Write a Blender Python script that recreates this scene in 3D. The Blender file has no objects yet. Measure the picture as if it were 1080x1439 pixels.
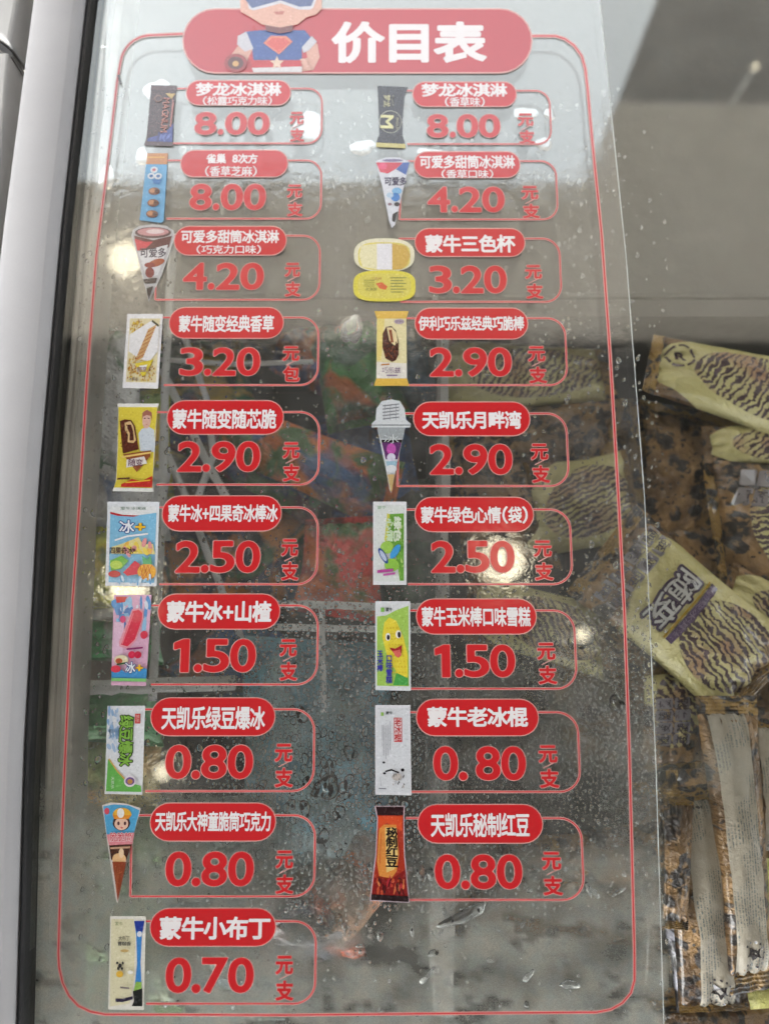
import bpy, bmesh, math, random
import numpy as np
from mathutils import Vector, noise
random.seed(7); RNG = np.random.default_rng(7)
S = bpy.context.scene; COL = S.collection
# ------------------------------------------------------------------ camera
D = 0.43; TH = math.radians(9.8); F = 1080.0
CAM = Vector((0, -D*math.sin(TH), D*math.cos(TH)))
cd = bpy.data.cameras.new('camera'); cam = bpy.data.objects.new('camera', cd); COL.objects.link(cam)
cam.location = CAM; cam.rotation_euler = (-TH, 0, 0)
cd.sensor_fit = 'HORIZONTAL'; cd.sensor_width = 36; cd.lens = 36; cd.clip_start = .01; cd.clip_end = 600
# camera looks at the origin from (0, -D sin, D cos): pitch towards +Y
cam.rotation_euler = (TH, 0, 0)
cd.dof.use_dof = True; cd.dof.focus_distance = D-.018; cd.dof.aperture_fstop = 5.8
S.camera = cam
# ------------------------------------------------------------------ sky and sun
W = bpy.data.worlds.new("World"); S.world = W; W.use_nodes = True
wn = W.node_tree; bg = wn.nodes['Background']
sky = wn.nodes.new('ShaderNodeTexSky'); sky.sky_type = 'NISHITA'; sky.sun_disc = False
SUN_EL, SUN_AZ = math.radians(38), math.radians(-112)      # azimuth from +Y towards +X
sky.sun_elevation = SUN_EL; sky.sun_rotation = SUN_AZ; sky.air_density = 1.0; sky.dust_density = 4.0; sky.ozone_density = 1.0
hs = wn.nodes.new('ShaderNodeHueSaturation'); hs.inputs['Saturation'].default_value = .13
wn.links.new(sky.outputs[0], hs.inputs['Color']); wn.links.new(hs.outputs[0], bg.inputs['Color'])
bg.inputs['Strength'].default_value = .125
sl = bpy.data.lights.new('sun', 'SUN'); sl.energy = .9; sl.angle = math.radians(20); sl.color = (1, .97, .92)
so = bpy.data.objects.new('sun', sl); COL.objects.link(so)
sd = Vector((math.sin(SUN_AZ)*math.cos(SUN_EL), math.cos(SUN_AZ)*math.cos(SUN_EL), math.sin(SUN_EL)))
so.rotation_euler = sd.to_track_quat('Z', 'Y').to_euler(); so.location = sd*5
S.view_settings.view_transform = 'Standard'; S.view_settings.look = 'None'; S.view_settings.gamma = 1
S.view_settings.exposure = 3.6
S.render.engine = 'CYCLES'; c = S.cycles
c.max_bounces = 12; c.diffuse_bounces = 4; c.glossy_bounces = 4; c.transmission_bounces = 6; c.transparent_max_bounces = 24
c.caustics_reflective = False; c.caustics_refractive = False; c.use_denoising = True; c.sample_clamp_indirect = 4
# ------------------------------------------------------------------ pixel -> place
ct, st = math.cos(TH), math.sin(TH)
def P(x, y, z=0.0):
    "point at height z that stands behind pixel (x, y) of the 1080 x 1439 photograph"
    a, b = (x-540)/F, -(y-719.5)/F
    d = Vector((a, b*ct + st, b*st - ct))
    return CAM + d*((z-CAM.z)/d.z)
def R(x, y, H):
    "point at height H overhead that is mirrored by the glass at pixel (x, y)"
    g = P(x, y); m = Vector((CAM.x, CAM.y, -CAM.z))
    return m + (g-m)*((H+CAM.z)/CAM.z)
def lean(x, y, cx, cy): return (x + (cx-535)/(cy+5490)*(y-cy), y)
# ------------------------------------------------------------------ materials
def lin(v): v = v/255; return v/12.92 if v <= .04045 else ((v+.055)/1.055)**2.4
def rgb(t, k=1.0): return (min(1, lin(t[0])*k), min(1, lin(t[1])*k), min(1, lin(t[2])*k), 1)
MATS = {}
class NT:
    def __init__(s, name):
        s.m = bpy.data.materials.new(name); s.m.use_nodes = True; s.t = s.m.node_tree; s.t.nodes.clear()
        s.out = s.n('ShaderNodeOutputMaterial')
    def n(s, k, **kw):
        o = s.t.nodes.new(k)
        for a, b in kw.items(): setattr(o, a, b)
        return o
    def put(s, sock, v):
        if isinstance(v, (int, float, tuple)): sock.default_value = v
        else: s.t.links.new(v, sock)
    def math(s, op, a, b=0.0, c_=None, clamp=False):
        o = s.n('ShaderNodeMath', operation=op, use_clamp=clamp); s.put(o.inputs[0], a); s.put(o.inputs[1], b)
        if c_ is not None: s.put(o.inputs[2], c_)
        return o.outputs[0]
    def step(s, v, lo, hi):
        o = s.n('ShaderNodeMapRange', interpolation_type='SMOOTHSTEP'); s.put(o.inputs[0], v)
        s.put(o.inputs[1], lo); s.put(o.inputs[2], hi); return o.outputs[0]
    def mix(s, f, a, b):
        o = s.n('ShaderNodeMix', data_type='RGBA'); s.put(o.inputs[0], f); s.put(o.inputs[6], a); s.put(o.inputs[7], b); return o.outputs[2]
    def msh(s, f, a, b):
        o = s.n('ShaderNodeMixShader'); s.put(o.inputs[0], f); s.put(o.inputs[1], a); s.put(o.inputs[2], b); return o.outputs[0]
    def coord(s, which='Object', scale=(1, 1, 1), rot=(0, 0, 0), loc=(0, 0, 0)):
        t = s.n('ShaderNodeTexCoord'); mp = s.n('ShaderNodeMapping')
        mp.inputs['Scale'].default_value = scale; mp.inputs['Rotation'].default_value = rot; mp.inputs['Location'].default_value = loc
        s.t.links.new(t.outputs[which], mp.inputs[0]); return mp.outputs[0]
    def noise(s, vec, scale, detail=3, dist=0.0, rough=.5, out=0):
        o = s.n('ShaderNodeTexNoise'); s.t.links.new(vec, o.inputs['Vector'])
        o.inputs['Scale'].default_value = scale; o.inputs['Detail'].default_value = detail; o.inputs['Distortion'].default_value = dist
        o.inputs['Roughness'].default_value = rough; return o.outputs[out]
    def vor(s, vec, scale, feature='F1', out=0, rnd=1.0):
        o = s.n('ShaderNodeTexVoronoi', feature=feature); s.t.links.new(vec, o.inputs['Vector']); o.inputs['Scale'].default_value = scale
        o.inputs['Randomness'].default_value = rnd
        return o.outputs[out]
    def schlick(s, F0, N=None):
        g = s.n('ShaderNodeNewGeometry'); d = s.n('ShaderNodeVectorMath', operation='DOT_PRODUCT')
        s.t.links.new(g.outputs['Normal'], d.inputs[0]); s.t.links.new(g.outputs['Incoming'], d.inputs[1])
        a = s.math('ABSOLUTE', d.outputs['Value']); b = s.math('SUBTRACT', 1, a, clamp=True); p = s.math('POWER', b, 5)
        return s.math('MULTIPLY_ADD', p, 1-F0, F0)
    def bump(s, h, strength, dist):
        b = s.n('ShaderNodeBump'); b.inputs['Strength'].default_value = strength; b.inputs['Distance'].default_value = dist
        s.t.links.new(h, b.inputs['Height']); return b.outputs[0]
    def done(s, sh): s.t.links.new(sh, s.out.inputs[0]); return s.m
    def pbsdf(s, col, rough=.5, spec=.5, metal=0., normal=None, coat=0.):
        p = s.n('ShaderNodeBsdfPrincipled'); s.put(p.inputs['Base Color'], col); s.put(p.inputs['Roughness'], rough)
        s.put(p.inputs['Specular IOR Level'], spec); s.put(p.inputs['Metallic'], metal); s.put(p.inputs['Coat Weight'], coat)
        p.inputs['Coat Roughness'].default_value = .08
        if normal is not None: s.t.links.new(normal, p.inputs['Normal'])
        return p.outputs[0]
def ink(t, photo=False):
    "printed ink on the film: opaque, lightly grained, with the soft sheen of laminate"
    k = ('ink', t, photo)
    if k in MATS: return MATS[k]
    s = NT(('picture_ink' if photo else 'ink')+'_%d_%d_%d' % t); v = s.coord('Object')
    g = s.noise(v, 2600, 2); c0 = rgb(t, .67); c1 = rgb(t, .58)
    col = s.mix(g, c0, c1)
    if photo:       # printed photographs: mottled tone, small darker and lighter flecks
        q = s.noise(v, 1100, 4, .8, .65); col = s.mix(s.math('MULTIPLY', s.step(q, .52, .68), .45), col, rgb(tuple(int(a_*.62) for a_ in t), .8))
        q = s.noise(v, 700, 4, .4, .65); col = s.mix(s.math('MULTIPLY', s.step(q, .54, .7), .4), col, rgb(tuple(min(255, int(a_*.75+70)) for a_ in t), .85))
    bmp = s.bump(s.noise(v, 160, 3), .12, .001)
    df = s.n('ShaderNodeBsdfDiffuse'); s.put(df.inputs[0], col)
    gl = s.n('ShaderNodeBsdfGlossy'); gl.inputs['Roughness'].default_value = .17; s.t.links.new(bmp, gl.inputs['Normal'])
    MATS[k] = s.done(s.msh(s.schlick(.085), df.outputs[0], gl.outputs[0])); return MATS[k]
def thin(name, F0, tint, rough, bumps, haze=0.0, hazecol=(.8, .8, .8, 1)):
    s = NT(name); v = s.coord('Object'); nrm = None
    h = None
    for sc_, amt in bumps:
        q = s.math('MULTIPLY', s.noise(v, sc_, 2), amt); h = q if h is None else s.math('ADD', h, q)
    tr = s.n('ShaderNodeBsdfTransparent'); tr.inputs[0].default_value = tint
    gl = s.n('ShaderNodeBsdfGlossy'); gl.inputs['Roughness'].default_value = rough; gl.inputs['Color'].default_value = (.94, .995, .975, 1)
    if h is not None: s.t.links.new(s.bump(h, 1.0, 1.0), gl.inputs['Normal'])
    sh = tr.outputs[0]
    if haze:
        df = s.n('ShaderNodeBsdfDiffuse'); df.inputs[0].default_value = hazecol
        f = s.math('MULTIPLY', s.step(s.noise(v, 60, 4), .2, .8), haze*1.6)
        sh = s.msh(f, sh, df.outputs[0])
    return s.done(s.msh(s.schlick(F0), sh, gl.outputs[0]))
M_GLASS = thin('pane_glass', .066, (.985, .992, .988, 1), .0, [(9, .00006), (40, .00001)])
M_FILM = thin('clear_film', .05, (.992, .992, .99, 1), .045, [(30, .00012), (170, .00011), (800, .00003)], .017)
M_BUBBLE = thin('air_bubble', .22, (.97, .97, .97, 1), .10, [(90, .00006)], .06)
def plain(name, t, rough=.5, spec=.5, metal=0, vary=.12, bump=(200, .15, .0006), k=.9, coat=0):
    s = NT(name); v = s.coord('Object')
    n1 = s.noise(v, 22, 4); n2 = s.noise(v, 900, 2)
    col = s.mix(s.math('MULTIPLY', s.step(n1, .3, .7), 1), rgb(t, k*(1-vary)), rgb(t, k*(1+vary)))
    col = s.mix(s.math('MULTIPLY', n2, .15), col, rgb(t, k*.6))
    nb = s.bump(s.noise(v, bump[0], 3), bump[1], bump[2]) if bump else None
    return s.done(s.pbsdf(col, rough, spec, metal, nb, coat))
# ------------------------------------------------------------------ objects
def link(o, parent=None):
    COL.objects.link(o)
    if parent is not None: o.parent = parent
    return o
def meshobj(name, verts, faces, mats, parent=None, fm=None, uv=None, smooth=False):
    me = bpy.data.meshes.new(name); me.from_pydata([tuple(v) for v in verts], [], faces)
    for m in (mats if isinstance(mats, (list, tuple)) else [mats]): me.materials.append(m)
    if fm is not None: me.polygons.foreach_set('material_index', fm)
    if uv is not None:
        for nm, arr in uv.items():
            l = me.uv_layers.new(name=nm); idx = np.empty(len(me.loops), np.int32); me.loops.foreach_get('vertex_index', idx)
            l.data.foreach_set('uv', np.asarray(arr, np.float32)[idx].ravel())
    if smooth: me.polygons.foreach_set('use_smooth', [True]*len(me.polygons))
    me.update(); return link(bpy.data.objects.new(name, me), parent)
def tag(o, label=None, cat=None, group=None, kind=None):
    for k, v in (('label', label), ('category', cat), ('group', group), ('kind', kind)):
        if v: o[k] = v
    return o
def empty(name, label, cat, group=None, loc=(0, 0, 0)):
    o = bpy.data.objects.new(name, None); o.empty_display_size = .02; link(o); return tag(o, label, cat, group)
def prism(pts, z0, z1):
    "closed prism over a polygon given as (x, y) metres"
    n = len(pts); v = [(p[0], p[1], z1) for p in pts] + [(p[0], p[1], z0) for p in pts]
    f = [tuple(range(n)), tuple(range(2*n-1, n-1, -1))] + [(i, n+i, n+(i+1) % n, (i+1) % n) for i in range(n)]
    return v, f
def fixn(o):
    bm = bmesh.new(); bm.from_mesh(o.data); bmesh.ops.recalc_face_normals(bm, faces=bm.faces); bm.to_mesh(o.data); bm.free(); return o
# ------------------------------------------------------------------ glyphs: outline -> distance field -> mesh
_cache = {}
_fc = bpy.data.curves.new('glyph_source', 'FONT'); _fo = bpy.data.objects.new('glyph_source', _fc)
def loops_of(ch):
    if ch in _cache: return _cache[ch]
    if ch == '1': L = [np.array([(.17, 0), (.30, 0), (.30, .68), (.20, .68), (.03, .60), (.03, .49), (.17, .54)])]
    elif ch == '+': L = [np.array([(.1, .33), (.4, .33), (.4, .03), (.54, .03), (.54, .33), (.84, .33), (.84, .45), (.54, .45), (.54, .75), (.4, .75), (.4, .45), (.1, .45)])]
    else:
        COL.objects.link(_fo); _fc.body = ch; dg = bpy.context.evaluated_depsgraph_get(); dg.update()
        cu = _fo.to_curve(dg); L = []
        for sp in cu.splines:
            bp = sp.bezier_points; n = len(bp); pts = []
            for i in range(n):
                a, b = bp[i], bp[(i+1) % n]; p0, p1, p2, p3 = [np.array(q[:2]) for q in (a.co, a.handle_right, b.handle_left, b.co)]
                d01 = np.linalg.norm(p3-p0); dv = max(np.linalg.norm(p1-(p0+(p3-p0)/3)), np.linalg.norm(p2-(p0+(p3-p0)*2/3)))
                k = 1 if dv < .004 else 5
                for t in range(k):
                    t /= k; pts.append((1-t)**3*p0+3*(1-t)**2*t*p1+3*(1-t)*t*t*p2+t**3*p3)
            L.append(np.array(pts))
        _fo.to_curve_clear(); COL.objects.unlink(_fo)
    _cache[ch] = L; return L
_sdf = {}
def sdf_of(ch, res):
    k = (ch, res)
    if k in _sdf: return _sdf[k]
    L = loops_of(ch); allp = np.concatenate(L); pad = .12
    lo = allp.min(0)-pad; hi = allp.max(0)+pad
    nx = max(4, int((hi[0]-lo[0])*res)); ny = max(4, int((hi[1]-lo[1])*res))
    X, Y = np.meshgrid(np.linspace(lo[0], hi[0], nx), np.linspace(lo[1], hi[1], ny)); p = np.stack([X.ravel(), Y.ravel()], 1)
    d2 = np.full(len(p), 1e9); wn_ = np.zeros(len(p))
    for l in L:
        a = l; b = np.roll(l, -1, 0)
        for i in range(0, len(a), 64):
            A, B = a[i:i+64], b[i:i+64]; ab = B-A; ap = p[:, None]-A[None]
            t = np.clip((ap*ab).sum(2)/np.maximum((ab*ab).sum(1), 1e-12), 0, 1)
            q = ap-t[..., None]*ab; d2 = np.minimum(d2, (q*q).sum(2).min(1))
            cr = ab[:, 0]*ap[..., 1]-ab[:, 1]*ap[..., 0]
            up = (A[:, 1] <= p[:, 1:2]) & (B[:, 1] > p[:, 1:2]) & (cr > 0); dn = (A[:, 1] > p[:, 1:2]) & (B[:, 1] <= p[:, 1:2]) & (cr < 0)
            wn_ += up.sum(1)-dn.sum(1)
    s = np.where(wn_ != 0, 1, -1)*np.sqrt(d2)
    _sdf[k] = (X[0], Y[:, 0], s.reshape(ny, nx), allp.min(0), allp.max(0)); return _sdf[k]
MAXRUN = [999]
def contour(xs, ys, f):
    "polygons (lists of points) covering f > 0"
    ny, nx = f.shape; out = []; ins = f > 0
    tot = ins[:-1, :-1].astype(int)+ins[1:, :-1]+ins[:-1, 1:]+ins[1:, 1:]
    for j in range(ny-1):
        i = 0
        row = tot[j]
        while i < nx-1:
            if row[i] == 4:
                k = i
                while k+1 < nx-1 and row[k+1] == 4 and k-i < MAXRUN[0]: k += 1
                out.append([(xs[i], ys[j]), (xs[k+1], ys[j]), (xs[k+1], ys[j+1]), (xs[i], ys[j+1])]); i = k+1; continue
            if row[i] > 0:
                c4 = [(i, j), (i+1, j), (i+1, j+1), (i, j+1)]; pl = []
                for q in range(4):
                    a, b = c4[q], c4[(q+1) % 4]; fa, fb = f[a[1], a[0]], f[b[1], b[0]]
                    if fa > 0: pl.append((xs[a[0]], ys[a[1]]))
                    if (fa > 0) != (fb > 0):
                        t = fa/(fa-fb); pl.append((xs[a[0]]+(xs[b[0]]-xs[a[0]])*t, ys[a[1]]+(ys[b[1]]-ys[a[1]])*t))
                if len(pl) >= 3: out.append(pl)
            i += 1
    return out
_poly = {}
def glyph_polys(ch, off, res):
    k = (ch, off, res)
    if k not in _poly:
        xs, ys, s, lo, hi = sdf_of(ch, res); _poly[k] = (contour(xs, ys, s+off), lo-off, hi+off)
    return _poly[k]
FULL = 'full'
def text_polys(txt, x0, y0, x1, y1, off, res=44, fit='em', grow=0.0, vertical=False):
    """polygons of a line of lettering filling the box (y downwards). fit='em': equal square cells (Chinese);
    fit='num': each digit's own bounds stretched to its slot."""
    out = []; W_ = x1-x0
    if fit == 'num':
        wt = {'.': .36, ' ': .3, '1': .8}; ws = [wt.get(ch, 1.0) for ch in txt]; tot = sum(ws); x = x0
        for ch, w in zip(txt, ws):
            wpx = W_*w/tot
            if ch != ' ':
                _, lo, hi = glyph_polys(ch, off, res); pl = glyph_polys(ch, off+grow, res)[0]
                if ch == '.': dm = (y1-y0)*.25; bx0, bx1, by0, by1 = x+wpx*.5-dm*.5, x+wpx*.5+dm*.5, y1-dm, y1
                else: bx0, bx1, by0, by1 = x+wpx*.015, x+wpx*.985, y0, y1
                sx = (bx1-bx0)/(hi[0]-lo[0]); sy = (by1-by0)/(hi[1]-lo[1])
                if ch == '1': bx0, bx1 = x+wpx*.06, x+wpx*.80; sx = (bx1-bx0)/(hi[0]-lo[0])
                if ch == '.': sx = sy = min(sx, sy)
                for p in pl: out.append([(bx0+(a-lo[0])*sx, by1-(b-lo[1])*sy) for a, b in p])
            x += wpx
        return out
    n = len(txt)
    if vertical:
        ch_h = (y1-y0)/n
        for i, ch in enumerate(txt): out += text_polys(ch, x0, y0+i*ch_h, x1, y0+(i+1)*ch_h, off, res)
        return out
    ws = [(.62 if ch in '0123456789+ ' else (.55 if ch in '()（）' else 1.0)) for ch in txt]; tot = sum(ws); x = x0
    for ch, w in zip(txt, ws):
        wpx = W_*w/tot
        if ch != ' ':
            pl, lo, hi = glyph_polys(ch, off+grow, res)
            if ch in '0123456789+ABCDEFGHIJKLMNOPQRSTUVWXYZ':
                s_, l_, h_ = glyph_polys(ch, off, res); sx = wpx*.9/(h_[0]-l_[0]); sy = (y1-y0)*(.62 if ch == '+' else .86)/(h_[1]-l_[1]); yb = y1-(y1-y0)*(.16 if ch == '+' else .06)
                for p in pl: out.append([(x+wpx*.05+(a-l_[0])*sx, yb-(b-l_[1])*sy) for a, b in p])
            else:
                e0, e1 = (.02, .98) if ch not in '()（）' else ((.60, 1.0) if ch in '（' else ((0, .4) if ch in '）' else (0, .4)))
                sx = wpx/(e1-e0); sy = (y1-y0)/.94
                for p in pl: out.append([(x+(a-e0)*sx, y1-(b+.085)*sy) for a, b in p])
        x += wpx
    return out
# ------------------------------------------------------------------ printed things: stacks of flat ink layers on the film
ZI = .0009; DZ = .00003
class Art:
    "layers of ink; coordinates in photo pixels through a mapping"
    def __init__(s, mp=None): s.v = []; s.f = []; s.fm = []; s.m = []; s.k = 0; s.photo = False; s.mp = mp or (lambda a, b: (a, b))
    def polys(s, pl, col, same=False):
        if not same: s.k += 1
        m = ink(col, s.photo)
        if m not in s.m: s.m.append(m)
        mi = s.m.index(m); z = ZI+DZ*s.k
        for p in pl:
            b = len(s.v)
            for a in p:
                x, y = s.mp(*a); s.v.append(P(x, y, z))
            s.f.append(tuple(range(b, b+len(p)))); s.fm.append(mi)
        return s
    def poly(s, p, col, same=False): return s.polys([p], col, same)
    def ell(s, cx, cy, rx, ry, col, n=20, rot=0, same=False, a0=0, a1=2*math.pi):
        full = abs(a1-a0-2*math.pi) < 1e-6; cs, sn = math.cos(rot), math.sin(rot); pts = []
        for i in range(n if full else n+1):
            t = a0+(a1-a0)*i/n; X, Y = rx*math.cos(t), ry*math.sin(t); pts.append((cx+X*cs-Y*sn, cy+X*sn+Y*cs))
        return s.polys([pts], col, same)
    def line(s, pts, w, col, same=False, closed=False):
        q = []; n = len(pts)
        for i in range(n if closed else n-1):
            (ax, ay), (bx, by) = pts[i], pts[(i+1) % n]; L = math.hypot(bx-ax, by-ay) or 1; nx, ny = -(by-ay)/L*w/2, (bx-ax)/L*w/2
            e = .0
            q.append([(ax+nx, ay+ny), (bx+nx, by+ny), (bx-nx, by-ny), (ax-nx, ay-ny)])
        return s.polys(q, col, same)
    def stroke(s, pts, w, col, closed=False):
        "mitred ribbon through pts"
        n = len(pts); L = []; Rr = []
        for i in range(n):
            a = pts[(i-1) % n] if (closed or i > 0) else pts[i]; b = pts[(i+1) % n] if (closed or i < n-1) else pts[i]
            dx, dy = b[0]-a[0], b[1]-a[1]; l = math.hypot(dx, dy) or 1; nx, ny = -dy/l*w/2, dx/l*w/2
            L.append((pts[i][0]+nx, pts[i][1]+ny)); Rr.append((pts[i][0]-nx, pts[i][1]-ny))
        m = n if closed else n-1
        return s.polys([[L[i], L[(i+1) % n], Rr[(i+1) % n], Rr[i]] for i in range(m)], col)
    def text(s, txt, x0, y0, x1, y1, col, off=.02, **kw): return s.polys(text_polys(txt, x0, y0, x1, y1, off, **kw), col)
    def build(s, name, parent):
        o = meshobj(name, s.v, s.f, s.m, parent, s.fm)
        for pnt in (): pass
        me = o.data; 
        if me.polygons and me.polygons[0].normal.z < 0: me.flip_normals()
        return o
def arc(cx, cy, r, a0, a1, n=8): return [(cx+r*math.cos(math.radians(a0+(a1-a0)*i/n)), cy+r*math.sin(math.radians(a0+(a1-a0)*i/n))) for i in range(n+1)]
def rrect(x0, y0, x1, y1, r, n=10):
    return arc(x1-r, y1-r, r, 0, 90, n)+arc(x0+r, y1-r, r, 90, 180, n)+arc(x0+r, y0+r, r, 180, 270, n)+arc(x1-r, y0+r, r, 270, 360, n)
RED = (212, 40, 46); PINK = (238, 178, 172); WHT = (250, 246, 248); RED2 = (214, 40, 50)

# ================================================================== SETTING
M_GROUND = plain('pavement_concrete', (188, 184, 178), .8, .3, 0, .1, (60, .3, .003), 1)
g = meshobj('ground', [(-60, -60, -.86), (60, -60, -.86), (60, 60, -.86), (-60, 60, -.86)], [(0, 1, 2, 3)], M_GROUND); tag(g, kind='structure')
# awning overhead: seen mirrored in the glass
M_CANVAS = plain('awning_canvas', (180, 172, 164), .9, .1, 0, .05, (30, .2, .01), 1)
M_DARKPANEL = plain('signboard_back', (60, 60, 66), .7, .3, 0, .1, (30, .2, .002), .5)
H = 1.6
aw = empty('awning', 'beige canvas awning over the freezer, mirrored in the glass below the bright sky', 'awning')
pts = [R(x, y, H) for x, y in [(-1500, 462), (-1500, 248), (822, 256), (868, 140), (2400, 175), (2400, 488)]]; pts = [Vector((-4.2, pts[0].y, 0)), Vector((-4.2, pts[1].y, 0)), pts[2], pts[3], Vector((4.2, pts[4].y, 0)), Vector((4.2, pts[5].y, 0))]
v, f = prism([(p.x, p.y) for p in pts], H, H+.012); fixn(meshobj('canvas', v, f, M_CANVAS, aw))
M_DARKCEIL = plain('shop_ceiling_paint', (92, 88, 84), .8, .2, 0, .2, (30, .2, .01), .32)
pp = [R(x, y, H) for x, y in [(-1500, 464), (2400, 490)]]; pp = [Vector((4.2, pp[1].y, 0)), Vector((4.2, -3.3, 0)), Vector((-4.2, -3.3, 0)), Vector((-4.2, pp[0].y, 0))]
v, f = prism([(p.x, p.y) for p in pp], H+.002, H+.03); fixn(meshobj('rear_panel', v, f, M_DARKCEIL, aw))
M_SKYBLOCK = plain('sky_blocker_grey', (140, 138, 132), .8, .2, 0, .1, (3, .2, .01), .6)  # unseen wall added to block the low sky and cut light on the prints
v, f = prism([(-30, 8.2), (30, 8.2), (30, 9), (-30, 9)], -.86, 7.2); o = fixn(meshobj('low_sky_blocker', v, f, M_SKYBLOCK)); tag(o, 'grey wall added out of view across the street to block the low sky', 'wall')
pts = [R(x, y, 1.66) for x, y in [(871, 136), (938, -40), (985, -260), (2400, -260), (2400, 168)]]
v, f = prism([(p.x, p.y) for p in pts], 1.66, 1.72)
tag(fixn(meshobj('signboard', v, f, M_DARKPANEL)), 'dark grey signboard mirrored in the glass at the top right', 'signboard')
# lamps under the awning
def em(name, colr, strength):
    s = NT(name); e = s.n('ShaderNodeEmission'); e.inputs[0].default_value = colr; e.inputs[1].default_value = strength; return s.done(e.outputs[0])
M_LAMP = em('warm_bulb', (1, .84, .62, 1), .75); M_CAP = plain('lamp_cap', (200, 200, 200), .4)
def bulb(px, py, rp, lab, squash=.6):
    h = H-.14; p = R(px, py, h); r = rp/F*(h+CAM.z+.0)*1.0
    t = empty('hanging_lamp', lab, 'lamp', 'lamps hung under the awning')
    bm = bmesh.new(); bmesh.ops.create_uvsphere(bm, u_segments=20, v_segments=10, radius=r)
    for w_ in bm.verts: w_.co.z *= squash
    me = bpy.data.meshes.new('bulb'); bm.to_mesh(me); bm.free(); me.materials.append(M_LAMP); o = link(bpy.data.objects.new('bulb', me), t); o.location = p
    n = 12; v = []; 
    for k, (rr, zz) in enumerate([(r*.45, r*squash*.8), (r*.45, r*squash+.03), (.006, r*squash+.04), (.006, .139)]):
        v += [(p.x+rr*math.cos(2*math.pi*i/n), p.y+rr*math.sin(2*math.pi*i/n), h+zz) for i in range(n)]
    f = [(k*n+i, k*n+(i+1) % n, (k+1)*n+(i+1) % n, (k+1)*n+i) for k in range(3) for i in range(n)]
    meshobj('lamp_cap', v, f, M_CAP, t, smooth=True)
bulb(176, 362, 25, 'round warm lamp whose glare falls left of the brown cone picture')
bulb(180, 826, 26, 'round warm lamp mirrored between the two blue popsicle pictures on the left')
bulb(706, 788, 30, 'largest warm lamp, mirrored under the price 2.50 in the right column')
bulb(818, 892, 9, 'small warm lamp mirrored right of the price 1.50')
bulb(228, 1085, 11, 'warm lamp mirrored beside the green mung bean ice picture')
bulb(1062, 92, 5, 'small lamp mirrored in the dark upper right corner')

# ================================================================== FREEZER
fz = empty('chest_freezer', 'grey plastic framed chest freezer holding ice cream packets', 'freezer')
M_PLAST = plain('grey_plastic', (205, 205, 208), .62, .22, 0, .03, (500, .06, .0003), .55, 0)
M_WHITE = plain('white_housing', (232, 232, 230), .45, .4, 0, .1, (120, .25, .0008), .48, 0)
M_RUB = plain('black_rubber', (28, 28, 30), .45, .5, 0, .3, (300, .4, .0008), .8)
M_ALU = plain('brushed_rail', (200, 194, 184), .3, .6, .1, .2, (260, .3, .0006), .8)
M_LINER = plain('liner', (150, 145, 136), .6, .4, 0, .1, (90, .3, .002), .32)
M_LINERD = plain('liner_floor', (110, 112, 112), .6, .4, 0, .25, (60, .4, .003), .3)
def xcurve(tbl, y):
    ys = [t[0] for t in tbl]; return float(np.interp(y, ys, [t[1] for t in tbl]))
GASK = [(-60, 136), (0, 127), (340, 90), (690, 60), (1060, 40), (1439, 30), (1500, 28)]
def sweep(name, prof, mat, parent, tbl=GASK, y0=-60, y1=1500, n=24, smooth=True):
    "profile list of (px offset right of the gasket line at y, z) swept along the freezer's left side"
    v = []; m = len(prof)
    for i in range(n+1):
        y = y0+(y1-y0)*i/n; k = .78+.34*(y/1439)
        for dx, z in prof: p = P(xcurve(tbl, y)+dx*k, y, 0); v.append((p.x, p.y, z))
    f = [(i*m+j, i*m+(j+1) % m, (i+1)*m+(j+1) % m, (i+1)*m+j) for i in range(n) for j in range(m)]
    f += [tuple(range(m)), tuple(range(n*m+m-1, n*m-1, -1))]
    o = fixn(meshobj(name, v, f, mat, parent, smooth=smooth)); 
    try: o.data.set_sharp_from_angle(angle=math.radians(35))
    except Exception: pass
    return o
sweep('side_frame', [(-90, .004), (-86, .010), (-74, .0125), (-40, .0135), (-20, .0135), (-12, .013), (-6, .0105), (-2.5, .006), (-2, -.02), (-90, -.02)], M_PLAST, fz)
sweep('gasket', [(-1.6, .001), (-.5, .0042), (3, .0050), (6, .0042), (8, .0012), (8, -.018), (-1.6, -.018)], M_RUB, fz)
sweep('guide_rail', [(12, -.012), (13, -.0095), (17, -.0085), (22, -.0088), (24, -.0105), (30, -.0105), (33, -.0092), (40, -.0092), (47, -.0105), (50, -.013), (52, -.03), (12, -.03)], M_ALU, fz)
# housing left of the frame
def block(name, pix, z0, z1, mat, parent, zref=0.0, bev=.0):
    pp = [P(x, y, zref) for x, y in pix]; v, f = prism([(p.x, p.y) for p in pp], z0, z1); o = fixn(meshobj(name, v, f, mat, parent))
    if bev:
        md = o.modifiers.new('bevel', 'BEVEL'); md.width = bev; md.segments = 2
    return o
block('housing', [(-260, 84), (19, 84), (10, 200), (-6, 380), (-16, 700), (-28, 1520), (-260, 1520)], -.02, .0065, M_WHITE, fz, bev=.0015)
block('corner_cap', [(-260, -60), (44, -60), (32, 20), (22, 74), (0, 58), (-60, 20), (-260, -40)], -.02, .0085, M_WHITE, fz, bev=.002)
block('seam_strip', [(-260, -30), (-60, 22), (0, 61), (20, 78), (20, 86), (-10, 66), (-70, 40), (-260, 0)], -.02, .003, M_RUB, fz)
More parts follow.
